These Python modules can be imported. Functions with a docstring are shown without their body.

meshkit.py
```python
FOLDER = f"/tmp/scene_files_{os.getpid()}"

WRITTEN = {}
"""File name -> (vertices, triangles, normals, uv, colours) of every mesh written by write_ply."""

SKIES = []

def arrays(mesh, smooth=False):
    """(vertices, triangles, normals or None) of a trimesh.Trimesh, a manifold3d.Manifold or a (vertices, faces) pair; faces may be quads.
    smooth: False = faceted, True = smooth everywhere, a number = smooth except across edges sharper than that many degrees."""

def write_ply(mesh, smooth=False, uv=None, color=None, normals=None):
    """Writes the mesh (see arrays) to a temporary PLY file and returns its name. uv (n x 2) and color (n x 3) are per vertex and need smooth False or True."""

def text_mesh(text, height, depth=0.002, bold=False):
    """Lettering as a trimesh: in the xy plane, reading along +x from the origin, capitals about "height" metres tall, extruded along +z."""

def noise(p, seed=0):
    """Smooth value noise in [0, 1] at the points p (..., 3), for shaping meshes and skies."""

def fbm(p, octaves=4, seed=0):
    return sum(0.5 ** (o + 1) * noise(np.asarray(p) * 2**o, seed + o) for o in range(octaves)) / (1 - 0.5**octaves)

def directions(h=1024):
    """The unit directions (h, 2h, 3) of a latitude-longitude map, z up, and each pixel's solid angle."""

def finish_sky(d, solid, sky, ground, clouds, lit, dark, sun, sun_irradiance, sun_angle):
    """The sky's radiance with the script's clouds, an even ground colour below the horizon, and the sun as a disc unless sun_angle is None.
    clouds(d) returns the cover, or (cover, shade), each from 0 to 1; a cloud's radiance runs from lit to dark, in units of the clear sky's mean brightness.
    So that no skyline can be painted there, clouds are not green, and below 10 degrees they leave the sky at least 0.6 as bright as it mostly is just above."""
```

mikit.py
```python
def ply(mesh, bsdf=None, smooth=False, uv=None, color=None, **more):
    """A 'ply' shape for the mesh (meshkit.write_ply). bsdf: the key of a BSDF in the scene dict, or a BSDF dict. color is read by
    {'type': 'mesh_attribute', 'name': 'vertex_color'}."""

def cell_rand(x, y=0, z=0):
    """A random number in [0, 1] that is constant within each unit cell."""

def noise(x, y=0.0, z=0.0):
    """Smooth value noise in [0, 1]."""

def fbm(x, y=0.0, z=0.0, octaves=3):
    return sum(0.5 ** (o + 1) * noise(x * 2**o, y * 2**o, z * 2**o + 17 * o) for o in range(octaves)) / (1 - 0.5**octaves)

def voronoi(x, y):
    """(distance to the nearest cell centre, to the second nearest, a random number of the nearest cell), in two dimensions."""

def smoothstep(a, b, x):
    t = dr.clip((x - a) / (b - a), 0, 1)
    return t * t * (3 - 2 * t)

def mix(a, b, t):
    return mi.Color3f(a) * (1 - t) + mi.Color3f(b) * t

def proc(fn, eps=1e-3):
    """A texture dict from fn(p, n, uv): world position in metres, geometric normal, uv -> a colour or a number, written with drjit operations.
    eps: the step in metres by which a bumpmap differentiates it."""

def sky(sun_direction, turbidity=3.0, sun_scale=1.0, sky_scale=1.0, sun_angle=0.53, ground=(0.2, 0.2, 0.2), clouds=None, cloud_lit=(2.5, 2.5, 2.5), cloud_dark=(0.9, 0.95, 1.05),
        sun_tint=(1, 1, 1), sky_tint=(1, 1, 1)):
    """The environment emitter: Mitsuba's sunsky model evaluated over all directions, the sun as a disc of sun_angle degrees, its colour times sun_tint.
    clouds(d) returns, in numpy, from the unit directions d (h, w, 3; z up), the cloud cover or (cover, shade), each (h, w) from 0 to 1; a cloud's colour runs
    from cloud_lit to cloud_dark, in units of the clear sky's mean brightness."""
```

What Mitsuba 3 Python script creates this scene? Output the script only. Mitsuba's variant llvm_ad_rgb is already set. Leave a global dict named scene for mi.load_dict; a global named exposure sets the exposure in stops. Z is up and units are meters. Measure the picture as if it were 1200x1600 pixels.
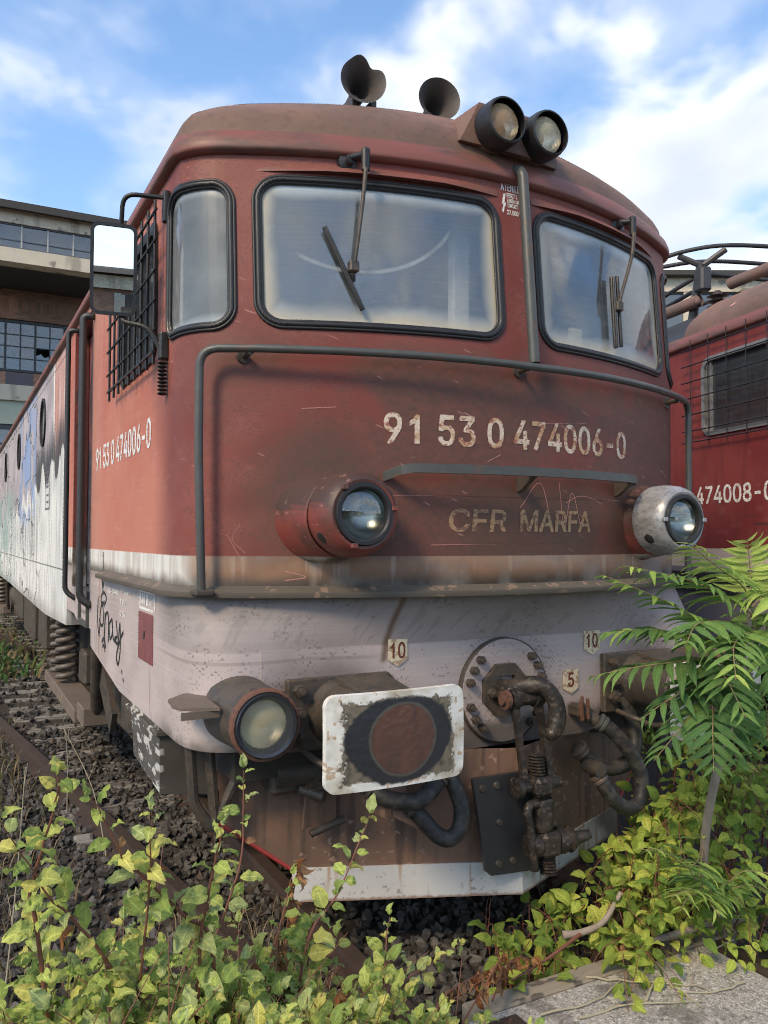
import math, random
import numpy as np
import drjit as dr
import mitsuba as mi
import trimesh
import manifold3d as m3
from manifold3d import Manifold, CrossSection
from shapely.geometry import Polygon, LineString, Point, box as sbox
from shapely import affinity
import mikit, meshkit
from mikit import proc, noise, fbm, voronoi, cell_rand, smoothstep, mix

T = mi.ScalarTransform4f
scene, labels = {}, {}

# ------------------------------------------------------------------ camera, sky, exposure
CAM = np.array([-2.392, 0.0, 1.843])
YAW, PITCH, ROLL, FPX = math.radians(27.867), math.radians(1.851), math.radians(0.163), 1284.2
Fw = np.array([math.sin(YAW) * math.cos(PITCH), math.cos(YAW) * math.cos(PITCH), math.sin(PITCH)])
Rt = np.array([math.cos(YAW), -math.sin(YAW), 0.0])
Up = np.cross(Rt, Fw)
Up = Up * math.cos(ROLL) - Rt * math.sin(ROLL)
scene['camera'] = {'type': 'perspective', 'fov_axis': 'x', 'fov': math.degrees(2 * math.atan(600 / FPX)),
                   'to_world': T().look_at(origin=CAM.tolist(), target=(CAM + Fw).tolist(), up=Up.tolist()),
                   'near_clip': 0.05, 'far_clip': 3000.0}
exposure = 2.86


def cloud_cover(d):
    z = np.maximum(d[..., 2], 0.0)
    q = d / (z[..., None] + 0.22)
    q = np.stack([q[..., 0] * 1.5, q[..., 1] * 1.5, 0 * z + 3.3], -1)
    warp = meshkit.fbm(q * 1.7 + 9.0, 3, 5)[..., None] - 0.5
    big = meshkit.fbm(q * 1.2 + warp * 0.8, 5, 23)
    fine = meshkit.fbm(q * 4.2 + warp * 2.2, 5, 63)
    side = (d[..., 0] - 0.35) * 0.25
    c = np.clip((big + 0.75 * (fine - 0.5) + side - 0.485) / 0.26, 0, 1)
    c = c * c * (3 - 2 * c)
    veil = 0.42 * np.clip((fine - 0.36) / 0.34, 0, 1) ** 1.3
    shade = np.clip((meshkit.fbm(q * 2.4 + 31.0 + warp, 4, 7) - 0.38) * 2.6, 0, 0.85) * c
    return np.clip(np.maximum(c * 0.90, veil), 0, 1), shade


SUN = (-0.80, -0.45, 0.78)
scene['sky'] = mikit.sky(SUN, turbidity=3, sun_scale=0.30, sun_angle=14, sky_scale=1.1, clouds=cloud_cover,
                         cloud_lit=(1.80, 1.82, 1.84), cloud_dark=(1.12, 1.20, 1.32), sky_tint=(1.04, 1.01, 0.99), sun_tint=(1, 0.97, 0.90))

# ------------------------------------------------------------------ helpers


def numbered(key):
    if key not in scene and key not in labels and not any(k.startswith(key + '__') for k in scene):
        return key
    i = 1
    while f'{key}_{i:03d}' in scene or f'{key}_{i:03d}' in labels:
        i += 1
    return f'{key}_{i:03d}'


counter = {}


def newkey(key):
    """key, key_001, key_002 ... (fast: remembers how often each was used)"""
    n = counter.get(key, 0)
    counter[key] = n + 1
    return key if n == 0 else f'{key}_{n:03d}'


def thing(name, label, cat, group=None):
    key = newkey(name)
    labels[key] = {'label': label, 'category': cat}
    if group:
        labels[key]['group'] = group
    return key


def tag(key, label=None, cat=None, group=None, kind=None):
    e = labels.setdefault(key, {})
    for k, v in (('label', label), ('category', cat), ('group', group), ('kind', kind)):
        if v:
            e[k] = v
    return key


def cat_(ms):
    out = []
    for m in ms if isinstance(ms, (list, tuple)) else [ms]:
        if isinstance(m, Manifold):
            q = m.to_mesh()
            m = trimesh.Trimesh(np.array(q.vert_properties[:, :3]), np.array(q.tri_verts), process=False)
        out.append(m)
    return out[0] if len(out) == 1 else trimesh.util.concatenate(out)


XFORM = None      # set while the second locomotive is built


def obj(name, mesh, mat, parent=None, smooth=32, label=None, **more):
    key = newkey(name if parent is None else parent + '__' + name)
    if XFORM is not None and 'to_world' not in more:
        more['to_world'] = XFORM
    scene[key] = mikit.ply(cat_(mesh), mat, smooth=smooth, **more)
    if label:
        labels[key] = {'label': label}
    return key


def put(name, ply, parent, to_world):
    """one more copy of a ready ply dict under its own key"""
    key = newkey(parent + '__' + name)
    scene[key] = {**ply, 'to_world': to_world}
    return key


def struct(name, mesh, mat, smooth=False, **more):
    key = obj(name, mesh, mat, None, smooth, **more)
    labels[key] = {'kind': 'structure'}
    return key


def bx(c, s, bev=0.0):
    c, s = np.asarray(c, float), np.asarray(s, float) / 2
    if bev <= 0:
        m = trimesh.creation.box(2 * s)
        m.apply_translation(c)
        return m
    b = min(bev, 0.45 * 2 * s.min())
    pts = []
    for k in range(3):
        e = s - b
        e[k] = s[k]
        for sg in np.ndindex(2, 2, 2):
            pts.append(c + e * (np.array(sg) * 2 - 1))
    return trimesh.convex.convex_hull(np.array(pts))


def b2(x0, x1, y0, y1, z0, z1, bev=0.0):
    return bx(((x0 + x1) / 2, (y0 + y1) / 2, (z0 + z1) / 2), (abs(x1 - x0), abs(y1 - y0), abs(z1 - z0)), bev)


def frame(d):
    d = np.asarray(d, float)
    d = d / np.linalg.norm(d)
    a = np.cross(d, [0, 0, 1.0] if abs(d[2]) < 0.95 else [0, 1.0, 0])
    a /= np.linalg.norm(a)
    return a, np.cross(d, a), d


def tube(pts, r, n=8, closed=False, caps=True):
    p = np.asarray(pts, float)
    k = len(p)
    r = np.broadcast_to(np.asarray(r, float), (k,))
    if closed:
        t = np.roll(p, -1, 0) - np.roll(p, 1, 0)
    else:
        t = np.gradient(p, axis=0)
    t /= np.linalg.norm(t, axis=1, keepdims=True) + 1e-12
    a = frame(t[0])[0]
    A = []
    for i in range(k):
        a = a - t[i] * (a @ t[i])
        a /= np.linalg.norm(a) + 1e-12
        A.append(a)
    A = np.array(A)
    B = np.cross(t, A)
    g = np.arange(n) * 2 * np.pi / n
    v = p[:, None] + r[:, None, None] * (np.cos(g)[None, :, None] * A[:, None] + np.sin(g)[None, :, None] * B[:, None])
    v = v.reshape(-1, 3)
    f = []
    for i in range(k if closed else k - 1):
        i2 = (i + 1) % k
        j = np.arange(n)
        j2 = (j + 1) % n
        f.append(np.stack([i * n + j, i * n + j2, i2 * n + j2], 1))
        f.append(np.stack([i * n + j, i2 * n + j2, i2 * n + j], 1))
    if caps and not closed:
        c0, c1 = len(v), len(v) + 1
        v = np.vstack([v, p[:1], p[-1:]])
        j = np.arange(n)
        f.append(np.stack([j * 0 + c0, (j + 1) % n, j], 1))
        f.append(np.stack([j * 0 + c1, (k - 1) * n + j, (k - 1) * n + (j + 1) % n], 1))
    return trimesh.Trimesh(v, np.vstack(f), process=False)


def smooth_path(pts, n=8):
    """Catmull-Rom through the points"""
    p = np.asarray(pts, float)
    q = np.vstack([2 * p[0] - p[1], p, 2 * p[-1] - p[-2]])
    out = []
    for i in range(1, len(q) - 2):
        for t in np.arange(n) / n:
            a, b, c, d = q[i - 1], q[i], q[i + 1], q[i + 2]
            out.append(0.5 * (2 * b + (c - a) * t + (2 * a - 5 * b + 4 * c - d) * t * t + (3 * b - a - 3 * c + d) * t ** 3))
    out.append(p[-1])
    return np.array(out)


def round_path(pts, rad, n=5):
    """polyline with rounded bends"""
    p = [np.asarray(q, float) for q in pts]
    out = [p[0]]
    for a, b, c in zip(p, p[1:], p[2:]):
        u, v = a - b, c - b
        lu, lv = np.linalg.norm(u), np.linalg.norm(v)
        r = min(rad, lu * 0.48, lv * 0.48)
        s, e = b + u / lu * r, b + v / lv * r
        for t in np.linspace(0, 1, n + 1):
            out.append((1 - t) ** 2 * s + 2 * t * (1 - t) * b + t * t * e)
    out.append(p[-1])
    return np.array(out)


def cyl(p0, p1, r, n=18, r2=None):
    return tube([p0, p1], [r, r if r2 is None else r2], n)


def lathe(prof, o, d, n=36):
    """prof: (radius, distance along d) pairs"""
    a, b, d = frame(d)
    pr = np.array(prof, float)
    g = np.arange(n) * 2 * np.pi / n
    v = np.asarray(o, float) + pr[:, None, 1:2] * d + pr[:, None, 0:1] * (np.cos(g)[None, :, None] * a + np.sin(g)[None, :, None] * b)
    v = v.reshape(-1, 3)
    f = []
    j = np.arange(n)
    for i in range(len(pr) - 1):
        f.append(np.stack([i * n + j, i * n + (j + 1) % n, (i + 1) * n + (j + 1) % n], 1))
        f.append(np.stack([i * n + j, (i + 1) * n + (j + 1) % n, (i + 1) * n + j], 1))
    m = trimesh.Trimesh(v, np.vstack(f), process=False)
    m.update_faces(m.nondegenerate_faces())
    return m


def prism(poly, axis, lo, hi):
    """polygon in the other two axes (x: (y,z), y: (x,z), z: (x,y)), extruded from lo to hi"""
    m = trimesh.creation.extrude_polygon(poly if isinstance(poly, Polygon) else Polygon(poly), hi - lo, engine='earcut')
    v = m.vertices
    if axis == 'z':
        m.vertices = np.stack([v[:, 0], v[:, 1], v[:, 2] + lo], 1)
    elif axis == 'x':
        m.vertices = np.stack([v[:, 2] + lo, v[:, 0], v[:, 1]], 1)
    else:
        m.vertices = np.stack([v[:, 0], hi - v[:, 2], v[:, 1]], 1)
    return m


def rrect(x0, z0, x1, z1, r, n=6):
    return sbox(x0 + r, z0 + r, x1 - r, z1 - r).buffer(r, quad_segs=n)


def cross_section(poly):
    rings = [np.array(poly.exterior.coords)[:-1]] + [np.array(h.coords)[:-1] for h in poly.interiors]
    return CrossSection([r.tolist() for r in rings], m3.FillRule.EvenOdd)


def warped(poly, w0, w1, fn, edge=0.06):
    """polygon (u, v) extruded from w0 to w1, refined and bent by fn(V) -> V"""
    m = Manifold.extrude(cross_section(poly), w1 - w0).translate((0, 0, w0)).refine_to_length(edge)
    return m.warp_batch(lambda v: np.ascontiguousarray(fn(np.array(v, float))))


def to_manifold(mesh):
    mesh.merge_vertices()
    return Manifold(m3.Mesh(np.ascontiguousarray(mesh.vertices, np.float32), np.ascontiguousarray(mesh.faces, np.uint32)))


def bolt(p, d, r=0.018, h=0.02):
    """hexagonal head with the thread end standing out of it"""
    p, d = np.asarray(p, float), np.asarray(d, float)
    return cat_([tube([p - d * 0.005, p + d * h], r, 6), tube([p, p + d * (h + r * 0.8)], r * 0.55, 8)])


def hexnut_row(pts, d, r, h):
    return [bolt(p, d, r, h) for p in pts]


def text_parts(s, height, depth=0.0012, bold=True):
    """the lettering in glyph pieces, left to right; the painted digit 1 has no foot"""
    m = meshkit.text_mesh(s, height, depth, bold)
    parts = sorted(m.split(only_watertight=False), key=lambda q: q.bounds[0][0])
    chars = s.replace(' ', '')
    if len(parts) == len(chars):
        for i, c in enumerate(chars):
            if c == '1':
                x1 = parts[i].bounds[:, 0].mean() + 0.14 * height
                w = 0.20 * height
                g = Polygon([(x1 - w, 0), (x1, 0), (x1, height * 1.0), (x1 - w * 0.75, height), (x1 - w * 1.15, height * 0.86), (x1 - w * 1.95, height * 0.76), (x1 - w * 1.95, height * 0.60), (x1 - w, height * 0.70)])
                parts[i] = trimesh.creation.extrude_polygon(g, depth, engine='earcut')
    return parts


def mapped_text(s, height, width, fn, bold=True, depth=0.0012):
    m = trimesh.util.concatenate(text_parts(s, height, depth, bold))
    v = m.vertices.copy()
    v[:, 0] -= v[:, 0].min()
    v[:, 0] *= width / v[:, 0].max()
    m.vertices = fn(v)
    return m


def lettering(name, s, height, width, fn, material, parent, label):
    """one part for each word"""
    parts = text_parts(s, height)
    x0, x1 = min(q.bounds[0][0] for q in parts), max(q.bounds[1][0] for q in parts)
    at = 0
    for word in s.split(' '):
        m = trimesh.util.concatenate(parts[at:at + len(word)])
        at += len(word)
        v = m.vertices.copy()
        v[:, 0] = (v[:, 0] - x0) * width / (x1 - x0)
        m.vertices = fn(v)
        obj(name, m, material, parent, False, label % word)

# ------------------------------------------------------------------ materials


def S3(x, y, z):
    """the front's y at (x, z), for the materials"""
    return 3.115 + 0.198 * x * x


def principled(color, rough=0.5, metal=0.0, spec=0.5, **kw):
    if callable(color):
        color = proc(color)
    elif not isinstance(color, dict):
        color = {'type': 'rgb', 'value': list(color)}
    d = {'type': 'principled', 'base_color': color, 'roughness': rough if not callable(rough) else proc(rough), 'metallic': metal, 'specular': spec}
    d.update(kw)
    return d


def mat(key, bsdf, two=True, bump=None, bump_scale=1.0, eps=1e-3):
    if bump is not None:
        bsdf = {'type': 'bumpmap', 'arbitrary': proc(bump, eps), 'scale': bump_scale, 'nested': bsdf}
    scene[key] = {'type': 'twosided', 'nested': bsdf} if two else bsdf
    return key


def lerp(a, b, t):
    return a + (b - a) * t


def loco_paint(p, n, uv):
    x, y, z = p.x, p.y, p.z
    fy = 3.115 + 0.198 * x * x
    front = smoothstep(0.62, 0.14, y - fy - 0.09 * dr.maximum(z - 2.75, 0))                       # 1 on the cab front
    n1 = fbm(x * 2.1 + 5, y * 2.1, z * 2.1, 4)
    n2 = fbm(x * 9 + 3, y * 9, z * 9 + 7, 4)
    n3 = fbm(x * 45, y * 45, z * 45, 3)
    streak = fbm(x * 26 + 2, y * 26, z * 1.6, 3)                # runs down
    scr = fbm((x + y) * 3.0, z * 120.0, 1.7, 2)                 # rubbed sideways
    # --- red coat
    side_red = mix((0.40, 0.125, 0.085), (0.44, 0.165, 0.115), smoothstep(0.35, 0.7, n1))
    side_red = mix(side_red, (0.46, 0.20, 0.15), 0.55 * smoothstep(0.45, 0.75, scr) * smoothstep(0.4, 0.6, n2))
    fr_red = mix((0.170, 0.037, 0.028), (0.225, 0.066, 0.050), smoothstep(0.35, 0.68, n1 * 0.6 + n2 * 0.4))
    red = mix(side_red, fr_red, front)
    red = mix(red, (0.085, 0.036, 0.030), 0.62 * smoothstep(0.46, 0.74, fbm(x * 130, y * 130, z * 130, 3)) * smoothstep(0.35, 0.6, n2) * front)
    # --- brown grime on the front: round the lamps, the middle, and below the windows
    dl = dr.sqrt(dr.square((dr.abs(x) - 0.88) * 0.9) + dr.square((z - 1.95) * 1.0))
    grime = 0.86 * smoothstep(0.50, 0.17, dl + 0.30 * (n1 - 0.5))
    mid = smoothstep(0.80, 0.30, dr.abs(x - 0.05) + 0.5 * (n1 - 0.5)) * smoothstep(1.55, 1.75, z) * smoothstep(2.36, 2.0, z + 0.2 * (n2 - 0.5))
    grime = dr.maximum(grime, (0.92 - 0.20 * smoothstep(1.95, 2.2, z)) * mid)
    grime = dr.maximum(grime, 0.40 * smoothstep(2.64, 2.45, z) * smoothstep(2.2, 2.45, z) * smoothstep(0.35, 0.65, n1))
    rest = 0.72 * smoothstep(0.36, 0.60, n1 * 0.65 + n2 * 0.35) * smoothstep(-1.25, -0.95, x + 0.2 * (n1 - 0.5))
    grime = dr.maximum(grime, rest) * smoothstep(2.78, 2.62, z)
    grime = dr.maximum(grime, 0.15 * smoothstep(3.50, 3.60, z))
    corner_smut = 0.5 * smoothstep(0.22, 0.03, dr.abs(z - 2.62)) * smoothstep(0.30, 0.05, dr.abs(dr.abs(x) - 1.27))
    grime = dr.maximum(grime, corner_smut)
    red = mix(red, (0.076, 0.045, 0.032), dr.clip(grime * front * (0.60 + 0.8 * n3), 0, 0.92))
    # --- side: smut from the gutter and below the grille
    smut = smoothstep(0.45, 0.75, streak) * smoothstep(2.0, 3.6, z) * 0.35
    smut = dr.maximum(smut, 0.6 * smoothstep(0.30, 0.05, dr.abs(y - 3.95)) * smoothstep(2.1, 2.75, z) * smoothstep(3.0, 2.6, z))
    red = mix(red, (0.13, 0.075, 0.06), smut * (1 - front))
    fade = smoothstep(5.6, 5.95, y) * smoothstep(6.6, 6.4, y)
    red = mix(red, (0.42, 0.21, 0.16), 0.5 * fade)
    # fine grazes
    graze = smoothstep(0.80, 0.90, fbm(x * 14 + z * 9, y * 14, z * 55 + x * 22, 2))
    red = mix(red, (0.42, 0.22, 0.19), 0.55 * graze * (0.3 + 0.7 * front))
    # --- the pale stripe
    white = mix((0.60, 0.60, 0.57), (0.46, 0.43, 0.39), smoothstep(0.4, 0.7, streak))
    fs = smoothstep(1.50, 1.42, dr.abs(x)) * smoothstep(4.2, 3.9, y)
    wd = dr.maximum(fs * (0.78 + 0.20 * smoothstep(0.34, 0.56, n1 * 0.5 + n2 * 0.5)), 0.85 * smoothstep(1.70, 1.62, z + 0.05 * (n2 - 0.5)))
    wd = wd * (1 - 0.22 * smoothstep(0.62, 0.80, streak) * front)
    stripe_dirt = mix((0.125, 0.060, 0.033), (0.25, 0.138, 0.082), smoothstep(0.3, 0.7, n2 * 0.6 + n1 * 0.4))
    stripe_dirt = mix(stripe_dirt, (0.36, 0.27, 0.21), 0.45 * smoothstep(0.58, 0.70, streak) * smoothstep(1.66, 1.72, z))
    stripe_dirt = mix(stripe_dirt, (0.05, 0.036, 0.026), smoothstep(1.71, 1.635, z + 0.05 * (n1 - 0.5)))
    stripe_dirt = mix(stripe_dirt, (0.30, 0.195, 0.135), 0.6 * smoothstep(1.69, 1.755, z + 0.03 * (n2 - 0.5)) * smoothstep(0.3, 0.6, n2))
    white = mix(white, stripe_dirt, dr.clip(wd, 0, 1))
    # --- lavender grey below
    lav = mix((0.415, 0.355, 0.345), (0.325, 0.272, 0.265), smoothstep(0.35, 0.7, n1))
    lav = mix(lav, (0.47, 0.42, 0.42), 0.30 * smoothstep(0.45, 0.75, scr))
    lav = mix(lav, (0.16, 0.125, 0.12), 0.55 * smoothstep(0.60, 0.80, n3) * smoothstep(0.46, 0.66, n1) * front)
    soot_shade = smoothstep(1.352, 1.368, z) * (0.42 + 0.50 * smoothstep(1.42, 1.60, z + 0.10 * (n1 - 0.5))) * front  # grime on the sloped panel, deepened to paint in its shade
    lav = mix(lav, mix((0.15, 0.135, 0.13), (0.10, 0.092, 0.09), n2), 0.85 * soot_shade)
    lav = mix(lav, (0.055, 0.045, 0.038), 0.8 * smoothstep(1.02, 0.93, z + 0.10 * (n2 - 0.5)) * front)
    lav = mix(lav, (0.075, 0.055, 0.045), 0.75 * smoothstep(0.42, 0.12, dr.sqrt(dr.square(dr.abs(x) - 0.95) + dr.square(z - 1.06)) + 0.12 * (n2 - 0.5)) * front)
    pit = smoothstep(0.60, 0.72, fbm(x * 85, y * 85, z * 85, 2)) * smoothstep(0.40, 0.60, n2 * 0.6 + n1 * 0.4)
    lav = mix(lav, (0.10, 0.08, 0.075), 0.62 * pit * front)
    diag = smoothstep(0.60, 0.78, fbm(x * 34 - z * 22, z * 9 + x * 5, 3.0, 3)) * smoothstep(1.355, 1.40, z)
    lav = mix(lav, (0.13, 0.12, 0.12), 0.28 * diag * front)
    dark_line = smoothstep(0.012, 0.003, dr.abs(z - 1.30 - 0.03 * fbm(x * 2.0, 1.0, 1.0, 3))) * smoothstep(-0.62, -0.75, x) * front  # thin wavering dark line low on the left, colour only
    lav = mix(lav, (0.15, 0.12, 0.11), 0.35 * dark_line)
    rust_run = smoothstep(0.030, 0.0, dr.abs(x + 0.60 + (1.6 - z) * 0.16 + 0.02 * (n2 - 0.5))) * smoothstep(1.27, 1.30, z) * front
    lav = mix(lav, (0.10, 0.055, 0.028), 0.85 * rust_run)
    run2 = smoothstep(0.60, 0.72, streak) * (1 - front) * smoothstep(1.45, 1.0, z)
    lav = mix(lav, (0.20, 0.13, 0.09), 0.55 * run2)
    ora = smoothstep(0.05, 0.0, dr.abs(y - 5.75 + 0.03 * n2)) * (1 - front)
    lav = mix(lav, (0.30, 0.17, 0.09), 0.6 * ora)
    edge = smoothstep(1.55, 1.60, z) * (1 - front) * smoothstep(5.5, 5.9, y)
    lav = mix(lav, (0.18, 0.14, 0.12), 0.5 * edge)
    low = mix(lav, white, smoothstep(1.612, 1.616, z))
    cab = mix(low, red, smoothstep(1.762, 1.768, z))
    # --- long side behind the door: overpainted by graffiti
    grey = mix((0.40, 0.36, 0.385), (0.30, 0.27, 0.29), smoothstep(0.35, 0.65, n1))
    grey = mix(grey, (0.20, 0.17, 0.17), 0.4 * smoothstep(0.5, 0.75, streak))
    salmon = mix((0.42, 0.22, 0.18), (0.50, 0.38, 0.36), smoothstep(0.4, 0.7, streak))
    up = mix(salmon, grey, smoothstep(8.62, 8.66, y))
    wl = smoothstep(0.045, 0.03, dr.abs(y - 8.64))
    up = mix(up, (0.72, 0.72, 0.70), wl)
    jag = 2.62 + 0.22 * (fbm(y * 3.1, 2.0, 0.3, 2) - 0.5) + 0.30 * dr.abs(fbm(y * 9.0, 1.0, 0.5, 1) - 0.5) - 0.05 * (y - 7.5)
    black = smoothstep(jag + 0.42, jag + 0.08, z + 0.35 * (streak - 0.5))
    up = mix(up, (0.035, 0.035, 0.04), black * 0.92 * smoothstep(11.0, 10.2, y))
    fill = mix((0.62, 0.62, 0.60), (0.50, 0.51, 0.50), smoothstep(0.35, 0.7, n1))
    fill = mix(fill, (0.22, 0.21, 0.22), 0.55 * smoothstep(0.55, 0.72, streak))
    shape = smoothstep(jag - 0.06, jag - 0.10, z + 0.10 * dr.sin(y * 7))
    up = mix(up, fill, shape)
    blue = smoothstep(0.50, 0.60, n1 + 0.15 * n2) * smoothstep(10.4, 10.7, y) * smoothstep(13.2, 12.8, y) * smoothstep(1.9, 2.2, z)
    up = mix(up, (0.20, 0.30, 0.52), 0.75 * blue)
    green = smoothstep(13.2, 15.0, y) * smoothstep(2.8, 2.4, z)
    up = mix(up, (0.24, 0.36, 0.34), 0.7 * green * smoothstep(0.3, 0.6, n1))
    lines = smoothstep(0.022, 0.008, dr.abs(fbm(y * 1.3, z * 2.2, 4.0, 3) - 0.5)) * smoothstep(9.6, 10.0, y)
    up = mix(up, (0.04, 0.045, 0.06), 0.8 * lines)
    drip = smoothstep(0.66, 0.74, fbm(y * 18, z * 1.1, 8.0, 2)) * smoothstep(8.0, 8.6, y)
    up = mix(up, (0.06, 0.06, 0.065), 0.7 * drip * smoothstep(2.7, 2.0, z))
    up = mix(up, (0.15, 0.12, 0.10), 0.55 * smoothstep(1.25, 1.05, z + 0.1 * (n2 - 0.5)))
    seam = smoothstep(0.010, 0.004, dr.abs(z - 1.56)) + smoothstep(0.010, 0.004, dr.abs(z - 3.47))
    up = mix(up, (0.08, 0.07, 0.07), dr.clip(seam, 0, 1) * 0.8)
    out = mix(cab, up, smoothstep(7.44, 7.46, y))
    # --- door: dark, painted over
    inner = smoothstep(-1.47, -1.45, x) * smoothstep(6.38, 6.42, y) * smoothstep(7.48, 7.44, y)
    door = mix((0.23, 0.06, 0.05), (0.035, 0.035, 0.045), smoothstep(2.75, 2.5, z + 0.5 * (n2 - 0.5)))
    door = mix(door, (0.09, 0.085, 0.10), 0.7 * smoothstep(0.5, 0.65, n2))
    out = mix(out, door, inner)
    # --- inside of the cab
    dep = y - fy - 0.09 * dr.maximum(z - 2.75, 0)
    ins = dr.maximum(smoothstep(0.03, 0.05, dep) * smoothstep(1.26, 1.24, dr.abs(x)), smoothstep(0.34, 0.36, dep)) * smoothstep(1.47, 1.44, dr.abs(x)) * smoothstep(6.3, 6.2, y) * smoothstep(1.9, 1.95, z)
    return mix(out, (0.15, 0.165, 0.165), ins)


def paint_bump(p, n, uv):
    return 0.5 * fbm(p.x * 160, p.y * 160, p.z * 160, 2) + 3.0 * fbm(p.x * 3, p.y * 3, p.z * 3, 2)


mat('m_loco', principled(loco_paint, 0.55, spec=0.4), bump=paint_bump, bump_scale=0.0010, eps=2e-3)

A2 = math.atan(0.2276)        # the second locomotive stands turned by this on its own track


def loco2_paint(p, n, uv):
    x, y, z = p.x, p.y, p.z
    n1 = fbm(x * 1.7 + 5, y * 1.7, z * 1.7, 3)
    n2 = fbm(x * 11 + 3, y * 11, z * 11, 3)
    streak = fbm(x * 22 + 2, y * 22, z * 1.3, 3)
    red = mix((0.165, 0.026, 0.026), (0.20, 0.040, 0.036), smoothstep(0.35, 0.65, n1))
    red = mix(red, (0.12, 0.025, 0.024), 0.5 * smoothstep(0.5, 0.72, streak))
    red = mix(red, (0.24, 0.09, 0.08), 0.30 * smoothstep(0.6, 0.75, n2))
    red = mix(red, (0.05, 0.03, 0.03), 0.75 * smoothstep(0.66, 0.72, fbm(x * 4, y * 4, z * 30, 3)) * smoothstep(0.10, 0.02, dr.abs(z - 1.95 + 0.1 * (n1 - 0.5))))
    stripe = mix((0.46, 0.38, 0.34), (0.56, 0.50, 0.46), n1)
    lav = mix((0.21, 0.20, 0.23), (0.14, 0.13, 0.15), n1)
    c = mix(lav, stripe, smoothstep(1.60, 1.604, z))
    return mix(c, red, smoothstep(1.764, 1.768, z))


mat('m_loco_b', principled(loco2_paint, 0.45, spec=0.4))


def rust_roof(p, n, uv):
    n1 = fbm(p.x * 2.5, p.y * 2.5, p.z * 2.5, 4)
    n2 = fbm(p.x * 30, p.y * 30, p.z * 30, 3)
    c = mix((0.130, 0.078, 0.056), (0.175, 0.100, 0.072), smoothstep(0.35, 0.65, n1))
    c = mix(c, (0.21, 0.085, 0.062), 0.35 * smoothstep(0.55, 0.7, n1 * 0.5 + n2 * 0.5))
    c = mix(c, (0.07, 0.052, 0.044), 0.35 * smoothstep(0.52, 0.75, n2))
    return mix(c, (0.48, 0.25, 0.21), 0.8 * smoothstep(0.77, 0.80, fbm(p.x * 7 + 4, p.y * 7, p.z * 7, 3)))


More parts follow.
